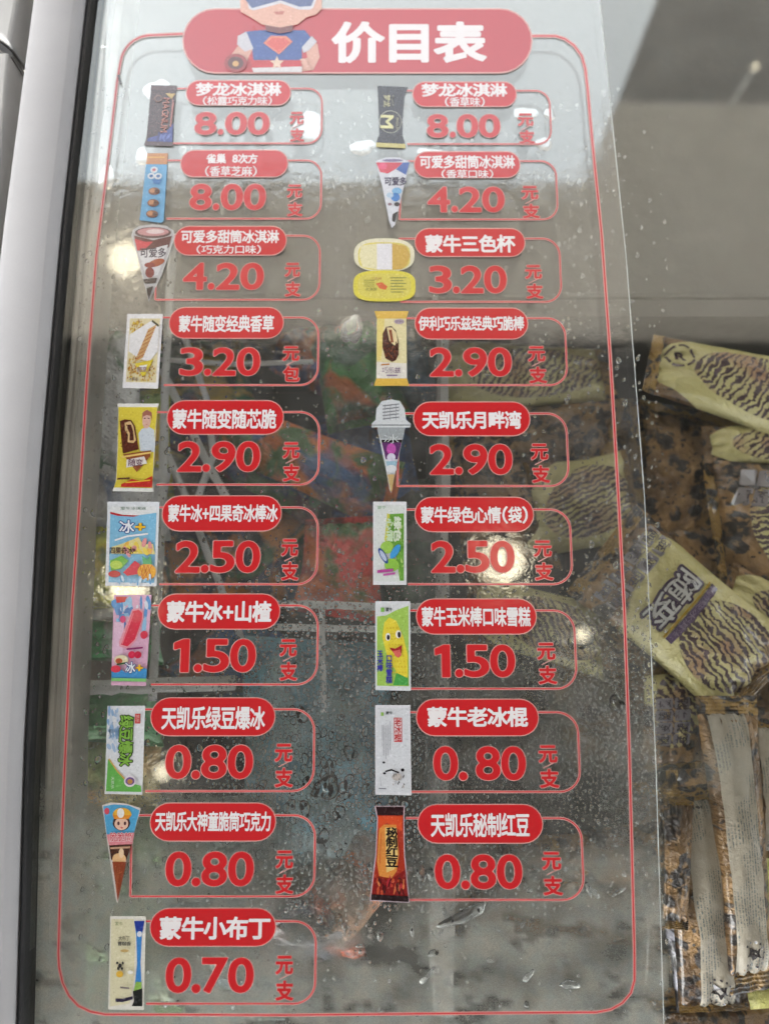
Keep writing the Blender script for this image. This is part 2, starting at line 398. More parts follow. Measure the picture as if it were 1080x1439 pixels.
# liner: floor, walls, ledge and the divider bars (metres)
fl = -.34
XL = P(92, 720, -.03).x; XR = .42; YB = -.42; YT = P(540, 452, -.075).y
def box(name, x0, x1, y0, y1, z0, z1, mat, parent, bev=0):
    v, f = prism([(x0, y0), (x1, y0), (x1, y1), (x0, y1)], z0, z1); o = fixn(meshobj(name, v, f, mat, parent))
    if bev: md = o.modifiers.new('bevel', 'BEVEL'); md.width = bev; md.segments = 2
    return o
box('inner_floor', XL-.02, XR+.02, YB-.02, YT+.02, fl-.01, fl, M_LINERD, fz)
M_LINERL = plain('pale_side_wall', (206, 190, 174), .6, .4, 0, .18, (90, .3, .002), .9)  # left wall only: paler and more beige than the other liner walls
box('inner_wall', XL-.012, XL, YB, YT, fl, -.032, M_LINERL, fz)
box('inner_wall', XR, XR+.012, YB, YT, fl, -.032, M_LINER, fz)
box('inner_wall', XL-.012, XR+.012, YT, YT+.012, fl, -.066, M_LINER, fz)
box('inner_wall', XL-.012, XR+.012, YB-.012, YB, fl, -.032, M_LINER, fz)
box('evaporator_ledge', XL-.012, XR+.012, YT+.013, .62, -.085, -.065, M_LINER, fz, .003)
# glass lid
lid = empty('sliding_glass_lid', 'clear sliding glass lid carrying the price list, wet with condensation', 'glass lid')
gx = [P(xcurve(GASK, y)+9, y) for y in (-60, 300, 700, 1100, 1500)]
gp = [(p.x, p.y) for p in gx]+[(.45, gx[-1].y), (.45, gx[0].y+.0)]
gp = [(gp[0][0], gp[0][1])]+gp[1:]
v, f = prism(gp, -.006, 0); fixn(meshobj('pane', v, f, M_GLASS, lid))
# condensation sheet on the underside
def G(x, y, cx, cy, rx, ry, p=1.0): return math.exp(-(((x-cx)/rx)**2+((y-cy)/ry)**2)*p)
def sm(v, a, b): t = min(1, max(0, (v-a)/(b-a))); return t*t*(3-2*t)
def film_right(y): return xcurve([(-60, 838), (0, 842), (360, 879), (700, 905), (1080, 921), (1439, 932), (1500, 934)], y)
def mistd(x, y):
    w = 26*noise.noise(Vector((x/90, y/90, 3)))+10*noise.noise(Vector((x/22, y/22, 8)))
    yy = y+w; xx = x+w; d = .008+.015*(1-sm(x, 560, 700))*sm(yy, 430, 560)
    d += .07*(1-sm(yy, 330, 520))
    
    inl = 1-sm(x, film_right(y)-4+w*.2, film_right(y)+14+w*.6)
    low = sm(yy, 1120, 1260)
    d += .70*low*inl
    d += .46*G(xx, yy, 750, 1020, 210, 150)*inl
    d += .20*G(xx, yy, 470, 1060, 120, 190)
    d += .42*sm(yy, 1020, 1180)*(1-sm(xx, 330, 420))
    d += .20*G(xx, yy, 905, 1080, 40, 60)+.25*G(xx, yy, 1010, 1075, 30, 40)
    n = noise.fractal(Vector((x/60, y/45, 1)), .9, 2.2, 5)
    if y > 1150: d *= 1-.62*sm(noise.noise(Vector((x/70, y/34, 21)))+.35*noise.noise(Vector((x/18, y/12, 2))), .12, .38)
    d *= (1-.7*G(x+w*.5, y+w, 440, 1285, 60, 40))*(1-.75*G(x+w*.4, y+w, 535, 1280, 38, 60))*(1-.6*G(x, y+w, 700, 1175, 190, 22))*(1-.5*G(x+w, y+w, 850, 1330, 40, 40))
    return min(.88, max(0, d*(1+.5*n)))
nx_, ny_ = 200, 270; v = []; dv = []
for j in range(ny_+1):
    y = -60+1560*j/ny_; xl = xcurve(GASK, y)+10
    for i in range(nx_+1):
        x = xl+(1180-xl)*i/nx_; p = P(x, y, -.0078); v.append(p); dv.append(mistd(x, y))
f = [(j*(nx_+1)+i, (j+1)*(nx_+1)+i, (j+1)*(nx_+1)+i+1, j*(nx_+1)+i+1) for j in range(ny_) for i in range(nx_)]
s = NT('condensation'); at = s.n('ShaderNodeAttribute'); at.attribute_name = 'mist_amount'
vv = s.coord('Object'); gr = s.step(s.noise(vv, 1500, 2), .35, .7); gr2 = s.noise(vv, 120, 4)
dn = s.math('MULTIPLY', at.outputs['Fac'], s.math('MULTIPLY_ADD', gr, .25, .92), clamp=True)
colm = s.mix(s.step(gr2, .35, .65), (.70, .68, .60, 1), (.64, .68, .64, 1))
df = s.n('ShaderNodeBsdfDiffuse'); s.put(df.inputs[0], colm); tl = s.n('ShaderNodeBsdfTranslucent'); s.put(tl.inputs[0], colm)
body = s.msh(.14, df.outputs[0], tl.outputs[0]); tr = s.n('ShaderNodeBsdfTransparent')
M_MIST = s.done(s.msh(dn, tr.outputs[0], body))
o = meshobj('condensation_film', v, f, M_MIST, lid, smooth=True); o['kind'] = 'stuff'
at_ = o.data.attributes.new('mist_amount', 'FLOAT', 'POINT'); at_.data.foreach_set('value', np.array(dv, np.float32))
# droplets
s = NT('water'); gl = s.n('ShaderNodeBsdfRefraction'); gl.inputs['IOR'].default_value = 1.33; gl.inputs['Roughness'].default_value = 0
gs = s.n('ShaderNodeBsdfGlossy'); gs.inputs['Roughness'].default_value = .03
M_WATER = s.done(s.msh(s.schlick(.11), gl.outputs[0], gs.outputs[0]))
def dropd(x, y):
    inl = x < film_right(y)+6
    if not inl: return .02
    d = .05+1.6*G(x, y, 740, 1010, 200, 120, 1.3)+1.3*G(x, y, 450, 1040, 120, 170, 1.2)+.5*G(x, y, 500, 1150, 160, 90)+.18*G(x, y, 620, 1230, 160, 60)+.9*(G(x, y, 330, 256, 260, 7)+G(x, y, 680, 252, 130, 7))
    if y > 1280: d *= .25
    return d
dvv = []; dff = []; cnt = 0
def drop(x, y, r, asp=1.0, seg=7, rot=0):
    c0 = P(x, y, -.0062); b = len(dvv); k = r*.0004
    for (rr, zz) in ((1.0, 0), (.88, -.7), (.5, -1.1)):
        for i in range(seg):
            t = 2*math.pi*i/seg; jx = 1+.14*math.sin(3*t+x)+.08*math.sin(2*t+y); X, Y = k*rr*math.cos(t)*jx, k*rr*math.sin(t)*asp*jx
            dvv.append((c0.x+X*math.cos(rot)-Y*math.sin(rot), c0.y+X*math.sin(rot)+Y*math.cos(rot), c0.z+zz*min(k, .0016)))
    for q in range(2):
        for i in range(seg): dff.append((b+q*seg+i, b+q*seg+(i+1) % seg, b+(q+1)*seg+(i+1) % seg, b+(q+1)*seg+i))
    dff.append(tuple(b+i for i in range(seg-1, -1, -1))); dff.append(tuple(b+2*seg+i for i in range(seg)))
occ = {}
for _ in range(110000):
    x = RNG.uniform(110, 940); y = RNG.uniform(120, 1435)
    if RNG.random() > dropd(x, y)*1.1: continue
    big = G(x, y, 470, 1080, 120, 190)
    r = min(7.5, 1.3*math.exp(RNG.normal(0, .42))*(1+1.25*big))
    c_ = (int(x/4), int(y/4))
    if any(math.hypot(x-a, y-b) < (r+q)*1.05 for dx in (-1, 0, 1) for dy in (-1, 0, 1) for a, b, q in occ.get((c_[0]+dx, c_[1]+dy), ())): continue
    occ.setdefault(c_, []).append((x, y, r)); drop(x, y, r, 1+RNG.random()*.7, 6 if r < 1.6 else 9, RNG.uniform(-.4, .4)); cnt += 1
    if cnt > 15000: break
o = meshobj('water_droplet', dvv, dff, M_WATER, lid, smooth=True); fixn(o); o['kind'] = 'stuff'; o.name = 'fine_droplets'
# larger runs and slivers of water on the underside of the glass
def bead(x, y, rx, ry, rot, seed, z=-.0062):
    rnd = random.Random(seed); n = 26; c0 = P(x, y, z); v = [c0+Vector((0, 0, -min(rx, ry)*.0004*.55))]; f = []
    ph = [rnd.uniform(0, 6) for _ in range(4)]
    rings = (.35, .65, .88, 1.0)
    for rr in rings:
        for i in range(n):
            t = 2*math.pi*i/n; w = 1+.16*math.sin(2*t+ph[0])+.12*math.sin(3*t+ph[1])+.07*math.sin(5*t+ph[2])
            X, Y = rx*.0004*rr*w*math.cos(t), ry*.0004*rr*w*math.sin(t)
            v.append(c0+Vector((X*math.cos(rot)-Y*math.sin(rot), X*math.sin(rot)+Y*math.cos(rot), -min(rx, ry)*.0004*.55*math.sqrt(max(0, 1-rr*rr)))))
    m = len(v)
    f += [(0, 1+(i+1) % n, 1+i) for i in range(n)]
    for q in range(3): f += [(1+q*n+i, 1+q*n+(i+1) % n, 1+(q+1)*n+(i+1) % n, 1+(q+1)*n+i) for i in range(n)]
    f.append(tuple(1+3*n+i for i in range(n)))
    fixn(meshobj('water_bead', v, f, M_WATER, lid, smooth=True))
for i, b in enumerate([(458, 1108, 22, 13, .2), (652, 1287, 30, 9, .35), (430, 1100, 9, 5, 1), (482, 1120, 10, 6, .4), (600, 1372, 12, 4, .8), (608, 1340, 7, 4, .5), (579, 1306, 3.5, 8, 0),
        (590, 1225, 6, 17, .3), (604, 1228, 4, 10, .2), (742, 1372, 9, 4, .9), (688, 1350, 5, 3, 0), (800, 1384, 12, 6, .1), (545, 1262, 5, 3, 0), (505, 1330, 4, 3, 0),
        (835, 1255, 9, 3, -.9), (826, 1250, 3, 9, .4), (868, 1254, 9, 3, .5), (520, 1218, 4, 6, 0), (494, 464, 14, 24, 0.05), (868, 990, 10, 14, .5), (890, 1012, 6, 5, 0), (815, 895, 16, 20, .4), (330, 1180, 5, 3, 0), (470, 1215, 6, 4, .3), (500, 1180, 7, 4, .8), (410, 1130, 5, 8, 0)]): bead(*b, seed=i)

# ================================================================== PRICE LIST SHEET
sheet = empty('price_list_sheet', 'clear price list film stuck on the glass, red pills and prices in two columns', 'price list')
def list_left(y): return xcurve([(110, 165), (240, 150), (360, 135), (520, 123), (700, 112), (860, 101), (1050, 92), (1200, 86), (1340, 82)], y)
def list_right(y): return xcurve([(100, 823), (200, 832), (330, 845), (500, 857), (690, 868), (860, 877), (1060, 884), (1300, 890), (1380, 892)], y)
ys = [-60, 0, 150, 300, 450, 600, 750, 900, 1050, 1200, 1350, 1450, 1500]
outl = [P(film_right(y), y) for y in ys]+[P(list_left(y)-14, y) for y in reversed(ys)]
v, f = prism([(p.x, p.y) for p in outl], .0002, .00045); fixn(meshobj('clear_film', v, f, M_FILM, sheet))
M_EDGE = plain('film_edge_glint', (215, 220, 218), .3, .6, 0, .2, None, .7)  # pale strip colour stands in for the light caught along the film's cut edge
v = []; f = []
for i, y in enumerate(range(-60, 1501, 20)):
    w = .35+.35*abs(noise.noise(Vector((y/40, 0, 0)))); a_ = P(film_right(y)-w, y, 0); b_ = P(film_right(y)+w, y, 0); v += [(a_.x, a_.y, .0005), (b_.x, b_.y, .0005), (b_.x, b_.y, .0001), (a_.x, a_.y, .0001)]
n = len(v)//4
for i in range(n-1):
    for j in range(4): f.append((4*i+j, 4*i+(j+1) % 4, 4*i+4+(j+1) % 4, 4*i+4+j))
fixn(meshobj('cut_edge_glint', v, f, M_EDGE, sheet))
# air bubbles under the film
def bubble(x, y, rx, ry, seed):
    rnd = random.Random(seed); ph = [rnd.uniform(0, 6) for _ in range(3)]; n = 30; c0 = P(x, y, .00052); v = [c0+Vector((0, 0, .00018))]
    for rr, zz in ((.6, .00014), (.9, .00006), (1, 0)):
        for i in range(n):
            t = 2*math.pi*i/n; w = 1+.12*math.sin(2*t+ph[0])+.09*math.sin(3*t+ph[1])+.04*math.sin(7*t+ph[2])
            v.append(c0+Vector((rx*.0004*rr*w*math.cos(t)*1.12, ry*.0004*rr*w*math.sin(t)*1.12, zz)))
    f = [(0, 1+i, 1+(i+1) % n) for i in range(n)]+[(1+q*n+i, 1+(q+1)*n+i, 1+(q+1)*n+(i+1) % n, 1+q*n+(i+1) % n) for q in range(2) for i in range(n)]
    meshobj('air_bubble', v, f, M_BUBBLE, sheet, smooth=True)
for i, b in enumerate([(432, 178, 21, 21), (220, 126, 16, 17), (509, 207, 18, 11), (150, 250, 9, 22), (738, 160, 15, 12), (772, 160, 8, 9), (764, 202, 13, 9), (603, 214, 16, 8), (494, 464, 13, 25), (145, 65, 4, 4), (200, 220, 9, 13)]): bubble(*b, seed=i)
# red border line
def capsule(x0, y0, x1, y1, n=12):
    r = (y1-y0)/2; cx, cy = (x0+x1)/2, (y0+y1)/2
    return [lean(a, b, cx, cy) for a, b in arc(x1-r, cy, r, -90, 90, n)+arc(x0+r, cy, r, 90, 270, n)]
bl = [(257, 47), (214, 49)]+arc(212, 92, 43, -95, -172, 8)+[(list_left(y), y) for y in range(115, 1341, 35)]
bl += [(83, 1360), (88, 1382), (97, 1400), (110, 1414), (127, 1422), (147, 1426), (400, 1427), (700, 1424), (838, 1423), (858, 1419), (874, 1410), (886, 1396), (891, 1378)]
bl += [(list_right(y), y) for y in range(1345, 99, -35)]+[(822, 96), (817, 78), (806, 63), (793, 54), (780, 50), (747, 50)]
ar = Art(); ar.stroke(bl, 4.8, PINK); ar.stroke(bl, 1.9, RED2); ar.build('border_line', sheet)
def spread(pl, off): return pl
# header banner
ar = Art(); ar.poly(capsule(256, 11, 748, 103), PINK); ar.poly(capsule(258, 13, 746, 101), (205, 72, 82))
hb = ar.build('heading_banner', sheet); topk = ar.k
ar = Art(); ar.k = topk; ar.text('价目表', 467, 31, 682, 86, WHT, .035, res=60); ar.build('heading_lettering', hb)
ar = Art(); ar.k = topk; ar.photo = True      # generic cartoon child in a blue top, arms at the waist
ar.poly([(356, 34), (345, 62), (338, 100), (360, 101), (372, 60)], (200, 52, 60))
ar.poly([(324, 78), (340, 56), (352, 46), (360, 60), (350, 78), (344, 92), (330, 98)], (232, 178, 160))
ar.poly([(436, 52), (446, 62), (449, 80), (440, 98), (424, 100), (420, 88), (432, 80), (428, 66)], (232, 178, 160))
ar.poly([(344, 44), (366, 42), (428, 42), (438, 54), (424, 68), (424, 84), (356, 84), (354, 68), (334, 56)], (52, 92, 168))
ar.poly([(334, 50), (346, 44), (356, 68), (344, 72), (333, 62)], (214, 214, 222)); ar.poly([(424, 66), (438, 50), (445, 58), (434, 70), (426, 74)], (214, 214, 222))
ar.poly([(370, 60), (380, 50), (402, 50), (411, 58), (392, 76)], (240, 140, 112)); ar.poly([(374, 60), (382, 53), (400, 53), (407, 59), (392, 73)], (228, 96, 88))
ar.poly([(354, 84), (424, 84), (424, 93), (354, 95)], (208, 50, 60)); ar.poly([(354, 95), (424, 93), (424, 101), (356, 101)], (228, 226, 228))
st_ = [(389+(10 if i % 2 == 0 else 4.5)*math.sin(i*math.pi/5), 88-(10 if i % 2 == 0 else 4.5)*math.cos(i*math.pi/5)) for i in range(10)]
ar.poly(st_, (242, 214, 190))
for i in range(4): ar.ell(427+i*1.5, 84+i*4, 6, 2.1, (236, 186, 168), 10, .1)
ar.ell(331, 88, 16, 13, (168, 62, 66)); ar.ell(331, 88, 11, 9, (96, 48, 52)); ar.ell(331, 89, 4.5, 4, (226, 178, 110))
ar.poly([(372, 34), (412, 34), (410, 44), (392, 47), (374, 43)], (122, 60, 62))
ar.poly([(337, -4), (452, -4), (452, 12), (444, 20), (430, 24), (418, 34), (393, 38), (368, 34), (352, 24), (338, 16)], (236, 184, 164))
ar.poly([(345, -6), (446, -6), (440, 10), (436, 13), (420, 13), (394, 4), (372, 10), (356, 14), (350, 12)], (226, 228, 236))
ar.poly([(340, -6), (443, -6), (437, 8), (420, 9), (394, 0), (372, 6), (354, 11)], (92, 110, 158)); ar.poly([(384, 16), (400, 15), (397, 20), (388, 20)], (206, 130, 118))
ar.build('cartoon_child', hb)
# --- entries: pill, name, note, price box, unit, outline
def V(*a): return a
ENT = [
 ((261, 112, 409, 148), '梦龙冰淇淋', (275, 116, 395, 134), ('（松露巧克力味）', (284, 135, 384, 147)), '8.00', (273, 157, 379, 189), '支', (407, 156, 426, 198), (240, 124, 452, 201, None)),
 ((253, 210, 405, 249), '雀巢 8次方', (290, 216, 362, 229), ('（香草芝麻）', (287, 233, 363, 247)), '8.00', (266, 258, 374, 295), '支', (403, 258, 424, 303), (232, 225, 451, 307, None)),
 ((244, 317, 403, 359), '可爱多甜筒冰淇淋', (254, 323, 392, 341), ('（巧克力口味）', (275, 344, 369, 356)), '4.20', (257, 369, 371, 407), '支', (400, 368, 421, 416), (218, 331, 449, 421, 362)),
 ((237, 431, 399, 476), '蒙牛随变经典香草', (251, 443, 385, 466), None, '3.20', (252, 488, 366, 528), '包', (397, 485, 420, 536), (228, 446, 447, 541, None)),
 ((234, 562, 399, 611), '蒙牛随变随芯脆', (242, 575, 388, 602), None, '2.90', (249, 620, 366, 663), '支', (397, 620, 420, 676), (218, 579, 448, 681, None)),
 ((227, 696, 396, 747), '蒙牛冰+四果奇冰棒冰', (236, 709, 390, 733), None, '2.50', (246, 760, 366, 805), '支', (395, 756, 418, 815), (222, 713, 446, 821, None)),
 ((221, 834, 394, 885), '蒙牛冰+山楂', (234, 845, 381, 874), None, '1.50', (242, 898, 360, 945), '支', (393, 897, 416, 956), (210, 851, 446, 962, None)),
 ((211, 980, 387, 1035), '天凯乐绿豆爆冰', (227, 993, 372, 1025), None, '0.80', (232, 1047, 356, 1095), '支', (386, 1044, 410, 1106), (202, 997, 441, 1112, None)),
 ((210, 1128, 388, 1183), '天凯乐大神童脆筒巧克力', (218, 1141, 381, 1168), None, '0.80', (232, 1197, 357, 1246), '支', (387, 1194, 411, 1256), (183, 1146, 442, 1260, 1150)),
 ((210, 1276, 388, 1331), '蒙牛小布丁', (224, 1289, 380, 1320), None, '0.70', (232, 1346, 357, 1396), '支', (387, 1342, 411, 1406), (203, 1295, 443, 1411, None)),
 ((579, 114, 726, 150), '梦龙冰淇淋', (592, 117, 712, 135), ('（香草味）', (623, 136, 682, 149)), '8.00', (599, 160, 703, 193), '支', (728, 158, 749, 201), (570, 127, 773, 202, None)),
 ((581, 212, 731, 250), '可爱多甜筒冰淇淋', (589, 218, 723, 236), ('（香草口味）', (618, 238, 694, 250)), '4.20', (600, 262, 709, 298), '支', (733, 260, 756, 306), (561, 226, 782, 308, 270)),
 ((582, 320, 738, 361), '蒙牛三色杯', (597, 330, 723, 354), None, '3.20', (602, 373, 712, 412), '支', (738, 371, 761, 419), (560, 335, 787, 424, None)),
 ((582, 432, 742, 477), '伊利巧乐兹经典巧脆棒', (588, 444, 736, 464), None, '2.90', (603, 488, 719, 529), '支', (742, 485, 766, 538), (570, 447, 795, 541, None)),
 ((580, 564, 745, 613), '天凯乐月畔湾', (593, 578, 732, 602), None, '2.90', (603, 624, 720, 667), '支', (746, 622, 770, 678), (558, 581, 797, 683, 600)),
 ((582, 698, 750, 748), '蒙牛绿色心情（袋）', (591, 712, 743, 735), None, '2.50', (605, 760, 723, 805), '支', (750, 758, 775, 815), (571, 716, 802, 821, None)),
 ((584, 841, 754, 892), '蒙牛玉米棒口味雪糕', (592, 853, 745, 880), None, '1.50', (609, 906, 724, 952), '支', (755, 902, 780, 961), (575, 858, 808, 968, None)),
 ((584, 982, 757, 1035), '蒙牛老冰棍', (600, 994, 741, 1021), None, '0. 80', (608, 1049, 739, 1097), '支', (757, 1046, 783, 1107), (576, 1001, 813, 1113, None)),
 ((586, 1130, 763, 1186), '天凯乐秘制红豆', (605, 1143, 744, 1176), None, '0.80', (610, 1201, 734, 1250), '支', (762, 1196, 788, 1258), (570, 1150, 818, 1265, None)),
]
for pill, nm, nb, note, pr, pb, unit, ub, (ox0, oy0, ox1, oy1, vy) in ENT:
    k = (oy1-oy0); rad = k*.26; cx, cy = (ox0+ox1)/2, (oy0+oy1)/2
    path = [(ox0, oy0)]+arc(ox1-rad, oy0+rad, rad, -90, 0, 7)+arc(ox1-rad, oy1-rad, rad, 0, 90, 7)+[(ox0+2, oy1)]
    xr = lambda x, y: (x+(ox1-535)/(cy+5490)*(y-cy) if x > cx else x, y)
    path = [xr(*p) for p in path]
    if vy: path += [(ox0, oy1), (ox0+2, vy)]
    ar = Art(); sc_ = .75+.3*oy0/1300
    ar.stroke(path, 3.6*sc_, PINK); ar.stroke(path, 1.5*sc_, RED2)
    if vy: pass
    e = ar.build('price_entry', sheet)
    ar = Art(); ar.k = 3; ar.poly(capsule(*pill), PINK); q = 1.3; ar.poly(capsule(pill[0]+q, pill[1]+q, pill[2]-q, pill[3]-q), RED); ar.build('name_pill', e)
    cx, cy = (nb[0]+nb[2])/2, (nb[1]+nb[3])/2; mp = lambda a, b, cx=cx, cy=cy: lean(a, b, cx, cy)
    ar = Art(mp); ar.k = 6; ar.text(nm, *nb, WHT, .024 if len(nm) > 6 else .031); ar.build('name_lettering', e)
    if note: ar = Art(mp); ar.k = 6; ar.text(note[0], *note[1], WHT, .012); ar.build('note_lettering', e)
    cx, cy = (pb[0]+pb[2])/2, (pb[1]+pb[3])/2; mp = lambda a, b, cx=cx, cy=cy: lean(a, b, cx, cy)
    ar = Art(mp); ar.k = 3; ar.text(pr, *pb, PINK, .022, fit='num', res=50, grow=.014); ar.text(pr, *pb, RED, .022, fit='num', res=50); ar.build('price_digits', e)
    cx, cy = (ub[0]+ub[2])/2, (ub[1]+ub[3])/2; mp = lambda a, b, cx=cx, cy=cy: lean(a, b, cx, cy)
    hh = (ub[3]-ub[1])*.42; ar = Art(mp); ar.k = 3
    u1 = (ub[0], ub[1], ub[2], ub[1]+hh); u2 = (ub[0]+1, ub[3]-hh, ub[2]+1, ub[3])
    for cc, gg in ((PINK, .035), (RED, 0)): ar.text('元', *u1, cc, .03, grow=gg); ar.text(unit, *u2, cc, .03, grow=gg)
    ar.line([(cx-7, cy+3), (cx+7, cy-4)], 1.3, PINK); ar.build('unit_lettering', e)

# --- product pictures: each is drawn in its own 0..1 box (v downwards)
def quad(p00, p10, p11, p01):
    def mp(u, v): return ((1-u)*(1-v)*p00[0]+u*(1-v)*p10[0]+u*v*p11[0]+(1-u)*v*p01[0], (1-u)*(1-v)*p00[1]+u*(1-v)*p10[1]+u*v*p11[1]+(1-u)*v*p01[1])
    return mp
def pic(mp, label): a = Art(mp); a.k = 4; a.label = label; a.photo = True; return a
def fin(a):
    o = a.build('product_picture', sheet); o['label'] = a.label
def blobs(a, n, x0, y0, x1, y1, r0, r1, cols, seed=1, asp=1.0):
    rnd = random.Random(seed); kk = a.k
    for i in range(n):
        a.k = kk+i % 3; a.ell(rnd.uniform(x0, x1), rnd.uniform(y0, y1), rnd.uniform(r0, r1), rnd.uniform(r0, r1)*asp, rnd.choice(cols), 9, rnd.uniform(0, 3))
    a.k = kk+3
def vtext(a, txt, x0, y0, x1, y1, col, off=.02, **kw):
    "lettering turned a quarter clockwise, running downwards"
    mp0 = a.mp; pl = text_polys(txt, 0, 0, 1, 1, off, **kw); a.polys([[(x1-b*(x1-x0), y0+c_*(y1-y0)) for c_, b in p] for p in pl], col)
# L1 dark truffle bar
a = pic(quad((212, 119), (249, 120), (243, 205), (202, 204)), 'dark brown wrapper picture with a blue corner')
a.poly([(0, 0), (1, 0), (.97, .12), (.94, .5), (.95, .85), (1, 1), (0, 1), (.06, .86), (.02, .12)], (66, 44, 48))
a.poly([(0, 0), (1, 0), (.99, .08), (.01, .08)], (84, 62, 66)); a.poly([(.0, 1), (.03, .93), (.98, .93), (1, 1)], (84, 64, 70))
a.poly([(.58, .13), (.95, .13), (.82, .22)], (206, 178, 110)); a.poly([(.95, .62), (.97, .93), (.1, .93), (.12, .88), (.5, .82), (.8, .72)], (52, 72, 150))
blobs(a, 7, .45, .8, .85, .9, .04, .09, [(96, 120, 200), (40, 50, 120)], 3, .5)
a.poly([(.86, .2), (.92, .3), (.88, .68), (.84, .68)], (190, 120, 112)); a.ell(.33, .22, .15, .06, (140, 104, 90)); a.ell(.33, .22, .11, .045, (72, 48, 50))
vtext(a, 'MAGNUM', .5, .2, .78, .78, (196, 130, 116), .012); fin(a)
# L2 blue biscuit tray
a = pic(quad((207, 215), (236, 215), (229, 313), (196, 311)), 'light blue wafer box picture with an orange top')
a.poly([(0, 0), (1, 0), (1.02, .97), (.92, 1), (0, .98)], (98, 172, 220)); a.poly([(0, 0), (1, 0), (1, .16), (0, .16)], (208, 142, 84)); a.poly([(0, .05), (.85, .05), (.85, .065), (0, .065)], (240, 190, 90))
for x, y in ((.4, .24), (.3, .33), (.62, .33)): a.ell(x, y, .17, .045, (232, 240, 246)); a.ell(x, y, .09, .022, (190, 90, 100) if y < .3 else (60, 110, 170))
a.poly([(.35, .38), (.8, .38), (.7, .45), (.45, .44)], (44, 120, 190))
for y in (.55, .72, .88): a.ell(.5, y, .26, .055, (120, 72, 50)); a.ell(.42, y-.01, .13, .035, (196, 140, 96)); a.ell(.62, y, .1, .03, (84, 48, 36))
fin(a)
# L3 chocolate cone
def cone(a, body, tip, top=.12):
    pass
a = pic(quad((186, 316), (244, 316), (244, 422), (186, 422)), 'brown and red chocolate cone picture')
out = [(0, .14), (.04, .06), (.2, .01), (.5, -.01), (.8, .01), (.97, .07), (1, .15), (.72, .62), (.40, 1), (.36, .9), (.14, .42)]
a.poly([(.5+(x-.5)*1.05, y*1.02) for x, y in out], (222, 222, 222))
a.poly(out, (196, 196, 198)); a.ell(.5, .1, .44, .075, (92, 62, 60)); a.ell(.5, .09, .38, .055, (206, 150, 152)); a.ell(.55, .085, .22, .03, (236, 214, 214))
a.poly([(.04, .14), (.5, .2), (.96, .14), (.88, .3), (.14, .34)], (96, 44, 44)); a.poly([(.05, .18), (.3, .22), (.5, .22), (.3, .32), (.12, .34)], (214, 60, 74))
a.poly([(.14, .36), (.86, .26), (.8, .38), (.72, .5), (.62, .66), (.36, .72), (.2, .46)], (226, 226, 230))
a.text('可爱多', .18, .3, .82, .43, (70, 60, 72), .02); a.ell(.58, .5, .2, .05, (166, 78, 40), rot=-.15); a.ell(.42, .53, .13, .035, (140, 44, 36)); a.ell(.42, .63, .11, .07, (124, 36, 34)); a.poly([(.26, .72), (.6, .7), (.56, .77), (.3, .78)], (54, 44, 46)); a.poly([(.34, .84), (.5, .81), (.4, .99), (.36, .92)], (46, 36, 38))
fin(a)
# L4 yellow/white wafer box
a = pic(quad((179, 441), (229, 441), (222, 546), (172, 545)), 'white and yellow spotted wafer box picture')
a.poly([(0, 0), (1, 0), (1, 1), (0, 1)], (240, 240, 242)); a.poly([(.08, .06), (.93, .06), (.93, .92), (.08, .92)], (232, 220, 176))
rnd = random.Random(4)
blobs(a, 60, .12, .08, .48, .24, .012, .03, [(206, 158, 52), (230, 196, 70), (170, 120, 60)], 5, .6)
blobs(a, 110, .12, .55, .88, .9, .012, .03, [(206, 158, 52), (196, 140, 60), (160, 104, 60), (236, 206, 90)], 6, .6)
a.poly([(.1, .28), (.34, .2), (.72, .08), (.92, .17), (.92, .5), (.7, .64), (.4, .6), (.1, .5)], (236, 236, 238))
for i in range(15):
    y = .16+i*.03; x = .74-i*.022; a.line([(x-.14, y+.06), (x+.1, y-.01)], .02, (186, 120, 60) if i % 2 else (214, 170, 100), same=i > 0)
a.line([(.7, .09), (.9, .16)], .03, (84, 80, 60)); a.poly([(.3, .67), (.82, .61), (.74, .69), (.62, .82), (.54, .84)], (224, 204, 60)); a.poly([(.42, .70), (.66, .68), (.56, .77)], (240, 238, 230))
a.text('随变', .38, .71, .66, .78, (150, 120, 130), .02); a.text('冰淇淋', .16, .85, .42, .9, (110, 96, 100), .0)
fin(a)
# L5 yellow chocolate bar
a = pic(quad((165, 567), (223, 567), (216, 691), (158, 690)), 'yellow wrapper picture with a chocolate bar and a young person in white')
a.poly([(0, 0), (1, 0), (.97, .08), (.97, .5), (.96, .9), (1, 1), (0, 1), (.07, .9), (.06, .5), (.03, .08)], (240, 240, 236)); a.poly([(.03, .04), (.97, .04), (.95, .5), (.96, .96), (.03, .96), (.08, .88), (.07, .5)], (228, 210, 72))
a.poly([(.55, .34), (.62, .29), (.78, .26), (.93, .3), (.97, .55), (.62, .54)], (206, 216, 226)); a.ell(.73, .2, .1, .085, (228, 186, 168)); a.poly([(.61, .2), (.62, .1), (.72, .07), (.84, .1), (.87, .2), (.82, .14), (.72, .13), (.64, .15)], (170, 110, 92))
a.poly([(.66, .165), (.71, .16), (.71, .17), (.66, .175)], (90, 60, 60)); a.poly([(.75, .16), (.8, .165), (.8, .175), (.75, .17)], (90, 60, 60), same=True); a.poly([(.71, .235), (.76, .235), (.74, .245)], (190, 96, 96))
a.poly([(.08, .2), (.2, .18), (.36, .19), (.46, .26), (.54, .44), (.58, .52), (.2, .57), (.14, .4)], (92, 40, 24)); a.poly([(.2, .22), (.34, .2), (.42, .26), (.5, .42), (.44, .45), (.3, .44), (.3, .36), (.22, .3)], (232, 196, 140)); a.poly([(.28, .24), (.36, .24), (.42, .32), (.45, .42), (.34, .42), (.34, .34), (.27, .28)], (84, 38, 26))
